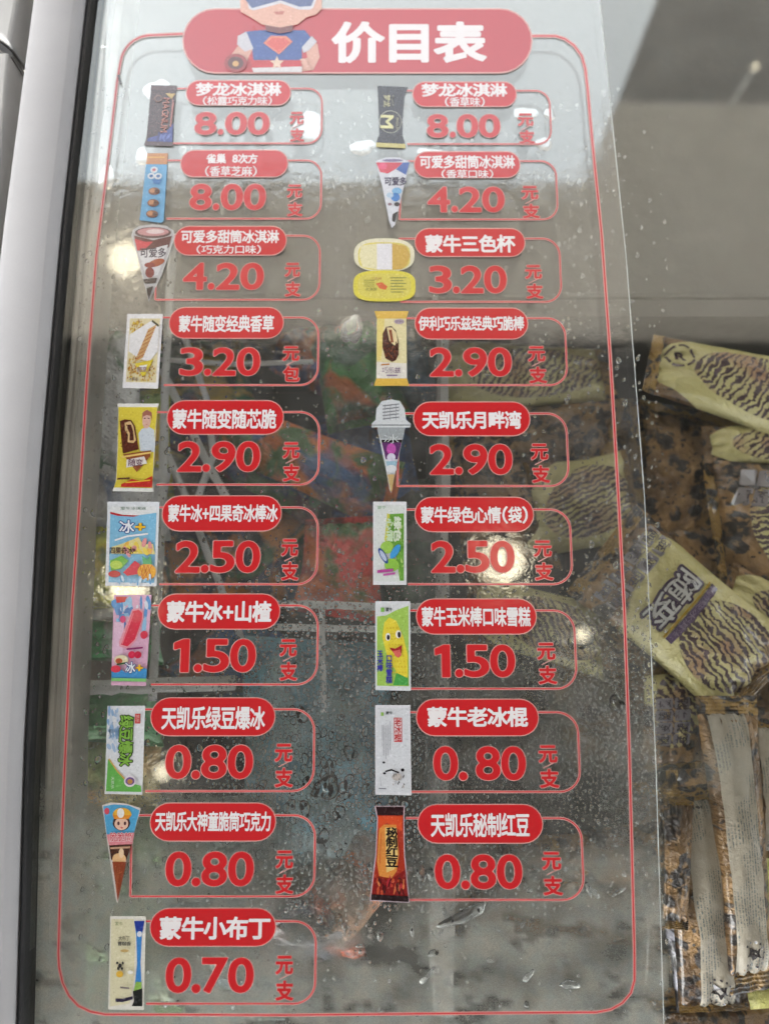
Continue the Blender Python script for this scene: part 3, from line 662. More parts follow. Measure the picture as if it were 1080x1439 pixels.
blobs(a, 24, .12, .24, .28, .5, .01, .02, [(132, 66, 36), (60, 24, 18)], 8, .5)
a.poly([(.2, .58), (.88, .53), (.86, .6), (.56, .78), (.42, .7)], (150, 84, 44)); a.line([(.18, .61), (.88, .555)], .02, (240, 206, 120)); a.poly([(.3, .64), (.72, .6), (.8, .68), (.3, .73)], (238, 234, 226)); a.text('随变', .34, .63, .7, .71, (112, 76, 96), .02)
a.poly([(.2, .92), (.45, .86), (.7, .88), (.94, .82), (.96, .95), (.2, .95)], (198, 48, 40)); a.line([(.3, .9), (.9, .87)], .015, (240, 190, 60)); a.line([(.1, .86), (.4, .85)], .02, (96, 56, 40)); fin(a)
# L6 four-fruit popsicle
def bing(a, x0, y0, x1, y1):
    a.text('冰', x0, y0, (x0+x1)/2+.03, y1, (30, 62, 140), .075); a.text('冰', x0, y0, (x0+x1)/2+.03, y1, (240, 246, 252), .02)
    a.text('+', (x0+x1)/2+.03, y0, x1, y1, (60, 60, 60), .12); a.text('+', (x0+x1)/2+.03, y0, x1, y1, (250, 200, 50), .04)
a = pic(quad((151, 705), (224, 705), (220, 824), (148, 823)), 'pale blue wrapper picture with fruit and ice')
a.poly([(0, 0), (1, 0), (1, 1), (0, 1)], (232, 238, 244)); a.poly([(.06, .14), (.5, .17), (.95, .13), (.95, .96), (.06, .96)], (132, 196, 232)); a.poly([(.06, .06), (.95, .06), (.95, .13), (.5, .165), (.06, .14)], (236, 240, 242))
a.poly([(.06, .12), (.3, .155), (.62, .165), (.5, .178), (.2, .168), (.06, .145)], (198, 44, 52)); a.text('蒙牛冰淇淋', .25, .06, .75, .1, (96, 130, 110), 0)
bing(a, .24, .22, .76, .37); a.stroke([(.16, .46), (.4, .41), (.8, .38)], .02, (248, 250, 252)); 
a.poly([(.3, .5), (.62, .42), (.7, .5), (.9, .5), (.95, .62), (.1, .62), (.1, .54)], (232, 220, 150)); blobs(a, 12, .3, .48, .9, .6, .05, .1, [(240, 216, 90), (236, 160, 160), (214, 226, 120), (240, 190, 90)], 9, .5)
a.text('四果奇冰', .06, .54, .52, .62, (70, 44, 40), .02)
a.poly([(.08, .7), (.3, .64), (.44, .7), (.3, .8), (.1, .82)], (120, 190, 80)); a.ell(.2, .75, .12, .05, (190, 220, 90)); a.poly([(.34, .84), (.56, .7), (.66, .74), (.62, .86), (.42, .88)], (214, 44, 72)); a.ell(.17, .86, .12, .04, (196, 34, 44))
a.ell(.8, .83, .18, .1, (240, 176, 60)); 
for i in range(3): a.line([(.66+i*.08, .75), (.74+i*.08, .91)], .014, (206, 110, 40), same=i > 0)
for i in range(3): a.line([(.9-i*.08, .75), (.72-i*.03+.02, .91)], .012, (206, 110, 40), same=True)
a.poly([(.72, .74), (.7, .64), (.8, .68), (.86, .63), (.9, .74)], (96, 176, 120)); blobs(a, 18, .1, .9, .9, .95, .03, .06, [(150, 200, 236), (206, 228, 246), (110, 170, 220)], 3, .4); fin(a)
# L7 hawthorn popsicle
a = pic(quad((160, 836), (213, 836), (205, 964), (156, 963)), 'pink wrapper picture with a red hawthorn ice bar')
a.poly([(0, 0), (1, 0), (1, 1), (0, 1)], (226, 178, 206)); blobs(a, 26, .05, .05, .95, .35, .06, .14, [(80, 150, 214), (150, 200, 236), (60, 120, 190), (216, 228, 244)], 11, .5)
a.poly([(.05, .02), (.35, .02), (.3, .08), (.08, .09)], (206, 50, 52)); a.poly([(.03, .3), (.3, .3), (.3, .7), (.0, .7)], (232, 196, 222))
a.poly([(.5, .16), (.68, .145), (.8, .18), (.82, .26), (.66, .5), (.44, .6), (.2, .57), (.18, .52)], (236, 160, 176)); a.poly([(.52, .18), (.68, .165), (.78, .2), (.78, .27), (.62, .49), (.42, .57), (.24, .55)], (218, 44, 76)); a.line([(.54, .2), (.27, .54)], .03, (244, 120, 140))
a.ell(.86, .44, .1, .045, (220, 50, 80)); a.ell(.26, .27, .08, .04, (214, 60, 120)); a.ell(.55, .66, .1, .04, (220, 40, 80)); a.ell(.72, .66, .1, .04, (200, 34, 70)); a.line([(.4, .6), (.85, .58)], .018, (150, 40, 110)); a.ell(.26, .72, .2, .055, (236, 226, 190)); a.ell(.2, .73, .1, .03, (190, 90, 60)); a.line([(.14, .77), (.42, .75)], .02, (60, 90, 60))
a.poly([(0, .82), (.2, .8), (.4, .86), (.9, .8), (1, .82), (1, .93), (0, .93)], (70, 150, 210)); a.ell(.12, .82, .14, .04, (222, 60, 84)); bing(a, .38, .74, .9, .86); a.poly([(0, .92), (1, .92), (1, .955), (0, .955)], (130, 200, 120)); fin(a)
# L8 mung bean ice
a = pic(quad((151, 992), (204, 992), (200, 1117), (147, 1116)), 'white and green mung bean ice wrapper picture')
a.poly([(0, 0), (1, 0), (1, 1), (0, 1)], (228, 232, 236)); blobs(a, 34, .05, .04, .3, .5, .03, .08, [(170, 196, 226), (206, 220, 238), (140, 176, 214)], 12, .5); a.poly([(.06, .6), (.3, .74), (.6, .86), (.95, .9), (.97, .97), (.03, .97)], (104, 182, 84)); a.line([(.08, .6), (.32, .74), (.6, .86)], .02, (224, 176, 90))
vtext(a, '绿豆爆冰', .34, .11, .7, .68, (40, 62, 34), .085); vtext(a, '绿豆爆冰', .34, .11, .7, .68, (128, 180, 70), .03); a.poly([(.74, .09), (.88, .09), (.88, .2), (.74, .2)], (206, 54, 52)); vtext(a, '凯乐', .76, .1, .86, .19, (240, 220, 210), 0); a.ell(.66, .85, .16, .065, (236, 228, 236)); a.ell(.66, .85, .12, .045, (120, 90, 150)); a.ell(.66, .855, .07, .028, (190, 140, 70)); vtext(a, '天凯乐', .16, .8, .24, .94, (222, 240, 214), 0); fin(a)
# L9 chocolate crispy cone
a = pic(quad((145, 1132), (196, 1132), (196, 1269), (145, 1269)), 'blue waffle cone picture with a child in an orange cap')
a.poly([(-.03, .0), (.2, -.03), (.6, -.02), (1.04, .03), (.62, .6), (.4, 1.01), (.34, .95), (.14, .45)], (226, 220, 214)); a.poly([(0, .01), (.3, -.01), (.7, .0), (1, .05), (.84, .3), (.1, .3)], (84, 172, 220)); a.ell(.1, .06, .07, .035, (220, 80, 96))
a.ell(.5, .18, .24, .08, (70, 44, 44)); a.ell(.5, .19, .19, .065, (240, 200, 178)); a.ell(.42, .185, .035, .02, (80, 40, 50)); a.ell(.6, .185, .035, .02, (80, 40, 50), same=True); a.ell(.51, .23, .035, .01, (210, 110, 110)); a.ell(.52, .1, .26, .075, (240, 184, 60), a0=math.pi, a1=2*math.pi); a.poly([(.26, .1), (.78, .1), (.7, .14), (.3, .14)], (236, 150, 50)); a.ell(.48, .08, .1, .05, (244, 244, 240))
a.poly([(.1, .3), (.86, .28), (.8, .4), (.16, .41)], (236, 150, 160)); a.text('脆脆筒', .18, .28, .8, .37, (250, 240, 240), .05); a.text('脆脆筒', .18, .28, .8, .37, (222, 70, 90), .01)
a.poly([(.16, .41), (.78, .4), (.64, .56), (.22, .56)], (78, 44, 32)); a.ell(.44, .55, .19, .06, (236, 190, 138)); a.ell(.5, .49, .07, .05, (244, 214, 176)); a.line([(.2, .44), (.74, .43)], .02, (200, 160, 130)); a.poly([(.25, .58), (.64, .58), (.4, .985)], (146, 66, 38))
for i in range(5): a.line([(.28+.06*i, .6+i*.02), (.38+.05*i-.04*i, .9-i*.05)], .01, (190, 110, 70), same=i > 0)
fin(a)
# L10 milk pudding bar
a = pic(quad((155, 1288), (205, 1288), (202, 1420), (152, 1419)), 'cream and blue milk ice bar wrapper picture')
a.poly([(0, 0), (1, 0), (1, 1), (0, 1)], (238, 236, 226)); a.poly([(.03, .03), (.66, .03), (.72, .2), (.7, .7), (.6, .93), (.04, .97)], (232, 226, 190)); a.poly([(.67, .05), (.96, .05), (.9, .2), (.88, .5), (.93, .8), (.72, .8), (.78, .5), (.74, .2)], (64, 140, 214)); a.poly([(.67, .05), (.96, .05), (.92, .16), (.74, .16)], (44, 66, 160)); a.ell(.83, .19, .07, .03, (230, 236, 246)); a.poly([(.76, .7), (.92, .7), (.92, .78), (.7, .8)], (150, 196, 90))
a.poly([(.68, .8), (.94, .77), (.95, .96), (.66, .96), (.72, .9)], (30, 34, 34)); a.stroke([(.2, .9), (.4, .9), (.68, .87)], .035, (50, 44, 70)); a.text('蒙牛', .14, .06, .36, .1, (120, 140, 90), 0); a.text('大布丁', .24, .21, .56, .26, (60, 60, 54), .0); a.text('雪糕香', .22, .27, .6, .315, (90, 90, 84), .02); a.ell(.42, .37, .12, .015, (214, 184, 120))
for x, y, r in ((.22, .5, .03), (.3, .53, .05), (.38, .5, .03), (.26, .56, .035), (.36, .56, .03)): a.ell(x, y, r, r*.5, (50, 50, 54), 10)
a.ell(.3, .62, .1, .035, (236, 190, 70)); a.line([(.32, .76), (.58, .77)], .02, (140, 130, 130)); a.ell(.6, .6, .08, .02, (240, 240, 232)); fin(a)
# R1 black vanilla bar
a = pic(quad((530, 120), (573, 122), (570, 208), (528, 206)), 'black and gold wrapper picture with a ringed letter')
a.poly([(0, 0), (1, .0), (.9, .16), (.86, .5), (.88, .8), (1, .96), (.97, 1), (0, 1), (.02, .9), (.1, .8), (.06, .4)], (44, 50, 60)); a.poly([(.01, .93), (.98, .93), (.99, 1), (0, 1)], (206, 196, 120))
a.ell(.46, .58, .37, .185, (190, 194, 176), 26); a.ell(.46, .58, .35, .175, (36, 40, 48), 26); vtext(a, 'M', .1, .46, .6, .7, (232, 230, 170), .02); vtext(a, 'MAGNUM', .64, .5, .74, .7, (190, 188, 160), 0); vtext(a, '梦龙', .22, .14, .44, .34, (206, 204, 160), .01); vtext(a, 'MAGNUM', .48, .14, .56, .32, (150, 150, 136), 0); fin(a)
# R2 vanilla cone
a = pic(quad((527, 222), (576, 222), (576, 320), (527, 320)), 'white, red and blue vanilla cone picture')
a.poly([(0, .04), (.3, -.01), (.7, -.01), (1, .05), (.8, .45), (.56, .96), (.47, 1), (.4, .9), (.2, .4)], (226, 230, 240)); a.ell(.5, .03, .3, .02, (120, 110, 150)); a.poly([(.02, .06), (.8, .06), (.6, .15), (.36, .22), (.14, .2)], (214, 64, 84)); a.ell(.22, .11, .12, .05, (236, 90, 130)); a.poly([(.8, .06), (.98, .06), (.88, .24), (.6, .16)], (52, 96, 176)); a.text('可爱多', .26, .27, .9, .39, (66, 60, 90), .03); a.ell(.62, .47, .14, .05, (120, 180, 226)); a.ell(.58, .56, .13, .06, (60, 130, 206)); a.ell(.42, .53, .1, .04, (190, 216, 240)); a.ell(.62, .66, .08, .03, (60, 56, 64)); a.ell(.42, .66, .06, .02, (150, 120, 130)); a.poly([(.5, .8), (.64, .76), (.56, .92), (.48, .9)], (40, 40, 44)); fin(a)
# R3 three-colour tub
a = pic(quad((497, 334), (582, 334), (583, 423), (497, 423)), 'yellow oval tub picture, open above and lid below')
def sell(a, cx, cy, rx, ry, col, p=2.6, n=32): a.poly([(cx+rx*math.copysign(abs(math.cos(t))**(2/p), math.cos(t)), cy+ry*math.copysign(abs(math.sin(t))**(2/p), math.sin(t))) for t in [2*math.pi*i/n for i in range(n)]], col)
sell(a, .5, .27, .5, .265, (240, 236, 206)); sell(a, .5, .29, .43, .22, (236, 222, 120), 3.4); a.poly([(.12, .12), (.4, .09), (.4, .5), (.14, .46), (.09, .28)], (240, 234, 190)); a.poly([(.38, .09), (.63, .09), (.63, .5), (.38, .5)], (238, 238, 244)); a.poly([(.63, .09), (.86, .13), (.93, .27), (.88, .42), (.78, .5), (.63, .5)], (214, 178, 84))
sell(a, .5, .76, .51, .245, (232, 220, 74), 3.2); sell(a, .5, .76, .44, .2, (226, 214, 96), 3.2)
a.poly([(.36, .72), (.46, .7), (.55, .77), (.52, .82), (.42, .8)], (222, 110, 60)); a.text('冰淇淋', .18, .78, .38, .84, (110, 130, 60), 0); a.text('三色杯', .28, .62, .46, .67, (170, 120, 60), 0)
for i in range(6): a.line([(.6, .63+i*.045), (.86-.05*(i % 2), .63+i*.045)], .012, (110, 130, 70), same=i > 0)
for i in range(4): a.line([(.16, .67+i*.03), (.34, .67+i*.03)], .01, (150, 160, 70), same=True)
fin(a)
# R4 yellow choco stick
def wrapper(a, edge, main, e=.07): a.poly([(0, 0), (1, 0), (.93, .1), (.93, .9), (1, 1), (0, 1), (.07, .9), (.07, .1)], edge); a.poly([(.07, .1), (.93, .1), (.93, .9), (.07, .9)], main)
a = pic(quad((526, 437), (574, 437), (575, 542), (525, 542)), 'pale yellow wrapper picture with one chocolate crunch bar')
wrapper(a, (232, 192, 84), (236, 226, 176)); a.poly([(.07, .68), (.93, .7), (.93, .9), (.07, .9)], (238, 234, 224)); a.poly([(.08, .1), (.3, .1), (.2, .66), (.08, .66)], (236, 218, 130))
a.poly([(.24, .3), (.34, .21), (.5, .2), (.62, .26), (.7, .4), (.7, .58), (.62, .66), (.5, .68), (.32, .63), (.24, .48)], (78, 38, 26)); a.poly([(.36, .22), (.52, .22), (.64, .3), (.68, .42), (.58, .46), (.44, .4)], (238, 220, 170)); a.poly([(.42, .25), (.5, .25), (.56, .42), (.48, .42)], (150, 84, 56)); blobs(a, 26, .28, .42, .64, .62, .015, .03, [(130, 72, 44), (56, 24, 18), (110, 56, 36)], 3, .5)
a.line([(.2, .72), (.44, .71)], .02, (196, 130, 60)); a.text('巧乐兹', .22, .75, .76, .83, (130, 100, 140), 0); a.line([(.36, .86), (.66, .86)], .018, (150, 130, 160)); a.ell(.72, .14, .15, .035, (196, 180, 190)); a.text('伊利', .6, .12, .84, .16, (110, 90, 120), 0); fin(a)
# R5 moon bay cup cone
a = pic(quad((522, 561), (577, 561), (577, 693), (522, 693)), 'clear domed cup cone picture with a purple wrapper')
a.poly([(.1, .22), (.12, .1), (.26, .02), (.5, 0), (.72, .02), (.84, .1), (.88, .22), (1, .26), (.98, .3), (.86, .3), (.62, .74), (.5, 1), (.46, .96), (.34, .7), (.14, .3), (0, .3), (0, .26)], (218, 224, 228)); a.poly([(.14, .3), (.86, .3), (.8, .42), (.22, .42)], (164, 172, 176))
for i in range(5): a.line([(.28, .07+i*.035), (.7, .05+i*.035)], .012, (130, 132, 138), same=i > 0)
for i in range(3): a.line([(.34+i*.14, .05), (.32+i*.15, .22)], .012, (140, 142, 148), same=True)
a.line([(.0, .275), (1, .275)], .012, (150, 156, 160)); a.poly([(.24, .43), (.78, .43), (.66, .64), (.36, .64)], (98, 52, 108)); a.ell(.5, .53, .12, .06, (196, 90, 180)); a.poly([(.24, .43), (.78, .43), (.76, .46), (.26, .46)], (50, 44, 50)); a.ell(.5, .62, .11, .045, (220, 216, 236)); a.poly([(.36, .66), (.66, .66), (.58, .76), (.42, .76)], (160, 196, 214)); a.ell(.5, .74, .14, .04, (226, 230, 234)); a.poly([(.4, .8), (.58, .8), (.52, .97), (.49, .99)], (206, 176, 120)); a.text('冰', .3, .37, .7, .47, (226, 232, 236), -.01); fin(a)
# R6 green bean bag
a = pic(quad((524, 705), (571, 705), (571, 822), (524, 822)), 'white and green wrapper picture with sunglasses')
a.poly([(0, 0), (1, 0), (1, 1), (0, 1)], (232, 234, 238)); a.poly([(.06, .04), (.94, .04), (.94, .96), (.06, .96)], (224, 230, 228)); a.poly([(.42, .15), (.92, .14), (.92, .95), (.8, .95), (.66, .6), (.36, .5)], (112, 172, 66)); a.poly([(.34, .46), (.42, .14), (.5, .15), (.44, .5)], (214, 214, 90)); blobs(a, 40, .5, .18, .9, .9, .015, .04, [(150, 200, 96), (80, 140, 50), (180, 214, 120)], 13, .6)
a.ell(.42, .55, .2, .075, (160, 206, 90)); a.ell(.56, .76, .22, .08, (150, 204, 80)); vtext(a, '绿色', .62, .18, .84, .48, (226, 240, 214), .04); vtext(a, '心情', .4, .2, .6, .48, (206, 232, 190), .04); a.ell(.3, .65, .17, .055, (50, 80, 150), rot=.5); a.ell(.3, .65, .12, .038, (196, 210, 236), rot=.5); a.ell(.66, .6, .17, .06, (70, 160, 220), rot=-.4); a.text('蒙牛', .12, .05, .4, .09, (120, 170, 120), 0); a.line([(.12, .84), (.6, .82)], .035, (190, 80, 160)); a.line([(.3, .88), (.66, .86)], .025, (196, 96, 170)); fin(a)
# R7 corn ice cream
a = pic(quad((527, 845), (576, 845), (577, 971), (527, 970)), 'green corn ice cream wrapper picture with a smiling corn cob')
a.poly([(0, 0), (1, 0), (1, 1), (0, 1)], (226, 230, 234)); a.poly([(.05, .17), (.3, .16), (.6, .1), (.95, .05), (.95, .95), (.05, .95)], (168, 208, 96)); a.poly([(.2, .4), (.26, .24), (.4, .18), (.6, .22), (.8, .4), (.92, .6), (.92, .84), (.74, .9), (.56, .76), (.34, .62)], (240, 222, 70)); a.poly([(.6, .8), (.92, .86), (.93, .94), (.5, .94)], (80, 170, 80))
kk = a.k+1
for i in range(9):
    for j in range(6):
        x, y = .34+j*.09+i*.02, .3+i*.062; a.k = kk; a.ell(x, y, .03, .012, (228, 204, 60), 6, same=True) if .22 < x < .9 and y < .88 and x+.1 < .55+y*.7 else None
a.k = kk+1; a.ell(.36, .4, .07, .045, (250, 250, 244)); a.ell(.66, .37, .08, .045, (250, 250, 244), same=True); a.ell(.37, .405, .04, .03, (34, 30, 30)); a.ell(.68, .375, .045, .032, (34, 30, 30), same=True); a.poly([(.4, .52), (.56, .53), (.76, .49), (.74, .58), (.66, .62), (.56, .6)], (170, 40, 44)); a.poly([(.5, .56), (.7, .54), (.74, .6), (.66, .635), (.56, .61)], (226, 110, 100)); a.text('玉米棒', .05, .55, .22, .79, (64, 60, 160), .03, vertical=True); a.text('口味雪糕', .3, .6, .48, .92, (64, 60, 160), .03, vertical=True); a.poly([(.16, .07), (.26, .07), (.26, .12), (.16, .12)], (130, 190, 90)); a.text('蒙牛', .3, .07, .5, .115, (60, 70, 66), .02); fin(a)
# R8 old ice stick
a = pic(quad((527, 991), (576, 991), (578, 1118), (527, 1117)), 'white wrapper picture with ink drawing and red seal letters')
a.poly([(0, 0), (1, 0), (1, 1), (0, 1)], (230, 232, 238)); a.poly([(.05, .03), (.95, .03), (.95, .97), (.05, .97)], (222, 226, 232)); a.poly([(.53, .14), (.76, .14), (.76, .41), (.53, .41)], (206, 66, 66)); a.poly([(.55, .15), (.74, .15), (.74, .4), (.55, .4)], (232, 220, 224)); a.text('老冰棍', .55, .15, .74, .4, (196, 50, 52), .02, vertical=True)
for i, (x, y0, y1) in enumerate([(.2, .22, .46), (.24, .22, .56), (.3, .2, .6), (.36, .22, .56), (.42, .18, .5)]): a.line([(x, y0), (x, y1)], .014, (170, 174, 182), same=i > 0)
a.poly([(.16, .08), (.24, .08), (.24, .12), (.16, .12)], (150, 200, 90)); a.text('蒙牛', .3, .07, .5, .105, (70, 76, 76), .02); a.stroke([(.28, .74), (.45, .72), (.66, .75)], .016, (40, 40, 44)); a.ell(.76, .72, .05, .018, (24, 24, 28)); a.ell(.26, .76, .04, .012, (50, 50, 54)); a.ell(.6, .8, .14, .04, (196, 190, 184)); blobs(a, 14, .5, .76, .85, .92, .01, .03, [(120, 116, 116), (180, 170, 160), (90, 90, 96)], 9, .5); a.ell(.24, .64, .04, .012, (60, 60, 64)); a.line([(.1, .93), (.3, .93)], .012, (130, 130, 140)); a.line([(.14, .8), (.16, .9)], .012, (170, 170, 176)); fin(a)
# R9 red bean bar
a = pic(quad((528, 1134), (567, 1134), (574, 1268), (521, 1265)), 'orange and dark red wrapper picture with black vertical lettering')
a.poly([(-.06, -.01), (1.04, -.01), (1.0, .12), (.96, .5), (1.01, .8), (1.03, 1.01), (-.03, 1.01), (0, .8), (.06, .5), (.06, .12)], (216, 196, 206)); a.poly([(0, 0), (1, 0), (.97, .12), (.93, .5), (.97, .8), (1, 1), (0, 1), (.03, .8), (.09, .5), (.09, .12)], (176, 54, 34)); a.poly([(0, 0), (1, 0), (.96, .09), (.06, .09)], (46, 22, 26)); a.poly([(.1, .1), (.94, .1), (.9, .26), (.4, .17), (.12, .24)], (226, 84, 44)); a.poly([(.14, .24), (.3, .19), (.72, .19), (.78, .5), (.7, .68), (.55, .76), (.2, .74), (.12, .6)], (232, 150, 70)); a.poly([(.34, .22), (.72, .22), (.74, .52), (.64, .66), (.4, .7)], (240, 206, 130))
a.text('秘制红豆', .38, .22, .74, .64, (28, 20, 18), .035, vertical=True); a.poly([(.06, .76), (.5, .78), (.95, .66), (.98, .95), (.02, .95)], (140, 30, 30)); blobs(a, 26, .1, .78, .9, .92, .03, .07, [(206, 84, 52), (90, 20, 24), (190, 50, 60), (226, 130, 80)], 8, .5); a.poly([(.0, .94), (1, .94), (1, 1), (0, 1)], (40, 24, 28)); a.line([(.22, .28), (.2, .62)], .02, (206, 96, 50)); fin(a)

# ================================================================== PACKETS IN THE FREEZER
def uvnodes(s, nm):
    u = s.n('ShaderNodeUVMap'); u.uv_map = nm; return u.outputs[0]
def sep(s, vec):
    q = s.n('ShaderNodeSeparateXYZ'); s.t.links.new(vec, q.inputs[0]); return q.outputs[0], q.outputs[1]
def leopard(s, um, seed, base=(152, 112, 66)):
    mp = s.n('ShaderNodeMapping'); s.t.links.new(um, mp.inputs[0]); mp.inputs['Location'].default_value = (seed*1.7, seed*.9, seed)
    v0 = mp.outputs[0]; nz = s.noise(v0, 90, 2, out=1)
    ad = s.n('ShaderNodeMixRGB', blend_type='ADD') if False else None
    va = s.n('ShaderNodeVectorMath', operation='MULTIPLY_ADD'); s.t.links.new(nz, va.inputs[0]); va.inputs[1].default_value = (.011, .011, 0); s.t.links.new(v0, va.inputs[2])
    d = s.vor(va.outputs[0], 76, rnd=.85); d2 = s.vor(va.outputs[0], 210, rnd=1)
    ring = s.math('MULTIPLY', s.step(d, .10, .18), s.math('SUBTRACT', 1, s.step(d, .44, .52)))
    ring = s.math('MULTIPLY', ring, s.step(s.noise(v0, 130, 2), .36, .5))
    ring = s.math('MAXIMUM', ring, s.math('MULTIPLY', s.math('SUBTRACT', 1, s.step(d2, .2, .3)), s.math('MULTIPLY', s.step(d, .5, .56), .9)))
    b = s.mix(s.step(s.noise(v0, 35, 3), .35, .65), rgb(base, .42), rgb((base[0]+18, base[1]+20, base[2]+16), .82))
    b = s.mix(s.math('SUBTRACT', 1, s.step(d, .1, .24)), b, rgb((112, 72, 36), .55))
    return s.mix(ring, b, rgb((44, 30, 26), .45))
def stripes(s, um, seed):
    mp = s.n('ShaderNodeMapping'); s.t.links.new(um, mp.inputs[0]); mp.inputs['Location'].default_value = (seed*.37, seed*.91, 0); mp.inputs['Rotation'].default_value = (0, 0, .35+seed*.31)
    w = s.n('ShaderNodeTexWave', wave_type='BANDS', bands_direction='X'); s.t.links.new(mp.outputs[0], w.inputs[0]); w.inputs['Scale'].default_value = 74; w.inputs['Distortion'].default_value = 9; w.inputs['Detail'].default_value = 4; w.inputs['Detail Scale'].default_value = 1.6; w.inputs['Detail Roughness'].default_value = .62
    pn = s.noise(mp.outputs[0], 45, 2)
    f = s.step(s.math('ADD', w.outputs['Fac'], s.math('MULTIPLY', s.math('SUBTRACT', s.noise(mp.outputs[0], 40, 3), .5), 1.7)), .44, .60); bs = s.mix(s.step(pn, .4, .7), rgb((206, 196, 136), .85), rgb((176, 138, 104), .85))
    return s.mix(f, bs, rgb((84, 58, 64), .6))
def wrap_finish(s, col, um, rough=.34, crump=1.0):
    coat = .5 if crump > .4 else .1
    nb = s.noise(um, 70, 4, .6); n2 = s.noise(um, 260, 3, 1.2)
    h = s.math('ADD', nb, s.math('MULTIPLY', n2, .45))
    return s.done(s.pbsdf(col, rough, .5, 0, s.bump(h, 1.0*crump, .006), coat))
def mat_tiger(name, seed, cu=(.20, .27), ov0=.5):
    s = NT(name); um = uvnodes(s, 'metres'); uv = uvnodes(s, 'unit'); u, v_ = sep(s, uv)
    col = leopard(s, um, seed)
    wob = s.math('MULTIPLY', s.math('SUBTRACT', s.noise(um, 30, 1), .5), .18)
    def ellipse(cx, cy, rx, ry):
        a1 = s.math('DIVIDE', s.math('SUBTRACT', u, cx), rx); b1 = s.math('DIVIDE', s.math('SUBTRACT', v_, cy), ry)
        return s.math('ADD', s.math('ADD', s.math('MULTIPLY', a1, a1), s.math('MULTIPLY', b1, b1)), wob)
    creamf = s.math('MULTIPLY', s.step(s.math('ADD', u, s.math('MULTIPLY', v_, .25)), cu[0]+.1, cu[1]+.06), s.math('SUBTRACT', 1, s.step(ellipse(.62, .5, .62, .60), .97, 1.0)))
    crm = s.mix(s.step(s.noise(um, 25, 2), .3, .7), rgb((204, 194, 128), .85), rgb((220, 210, 150), .92))
    col = s.mix(creamf, col, crm); ov = s.math('SUBTRACT', 1, s.step(ellipse(.5+ov0/2-.02, .5, .47-ov0/2.3, .40), .93, 1.0))
    ov = s.math('MULTIPLY', ov, s.step(u, ov0-.03, ov0))
    col = s.mix(ov, col, stripes(s, um, seed))
    return wrap_finish(s, col, um, crump=.6)
def mat_leopard(name, seed, base=(152, 112, 66)):
    s = NT(name); um = uvnodes(s, 'metres'); return wrap_finish(s, leopard(s, um, seed, base), um, .3)
def mat_patch(name, cols, seed, scale=28, rough=.3):
    s = NT(name); um = uvnodes(s, 'metres'); mp = s.n('ShaderNodeMapping'); s.t.links.new(um, mp.inputs[0]); mp.inputs['Location'].default_value = (seed, seed*.31, 0); vv = mp.outputs[0]
    KP = 1.9; col = rgb(cols[0], KP)
    for i, cc in enumerate(cols[1:]):
        mm = s.n('ShaderNodeMapping'); s.t.links.new(vv, mm.inputs[0]); mm.inputs['Location'].default_value = (i*.7+.1, i*.43, i*1.0); f = s.step(s.noise(mm.outputs[0], scale*(1+.25*i), 3, .8), .45, .60); col = s.mix(f, col, rgb(cc, KP))
    return wrap_finish(s, col, um, rough)
def mat_seam(name):
    s = NT(name); um = uvnodes(s, 'metres'); x, y = sep(s, um)
    rows = s.math('GREATER_THAN', s.math('SINE', s.math('MULTIPLY', y, 2*math.pi/.0017)), .1)
    blk = s.step(s.noise(um, 45, 1), .47, .52); mp = s.n('ShaderNodeMapping'); s.t.links.new(um, mp.inputs[0]); mp.inputs['Scale'].default_value = (1, .3, 1)
    ch = s.step(s.noise(mp.outputs[0], 1500, 1), .48, .52)
    f = s.math('MULTIPLY', s.math('MULTIPLY', rows, blk), ch)
    return wrap_finish(s, s.mix(s.math('MULTIPLY', f, .8), rgb((206, 196, 176), .62), rgb((70, 90, 96), .85)), um, .4, .22)
M_SEAM = mat_seam('printed_seam_strip')
MAXRUN[0] = 3; _poly.clear()
def hsh(x, y, s_): return noise.noise(Vector((x, y, s_)))
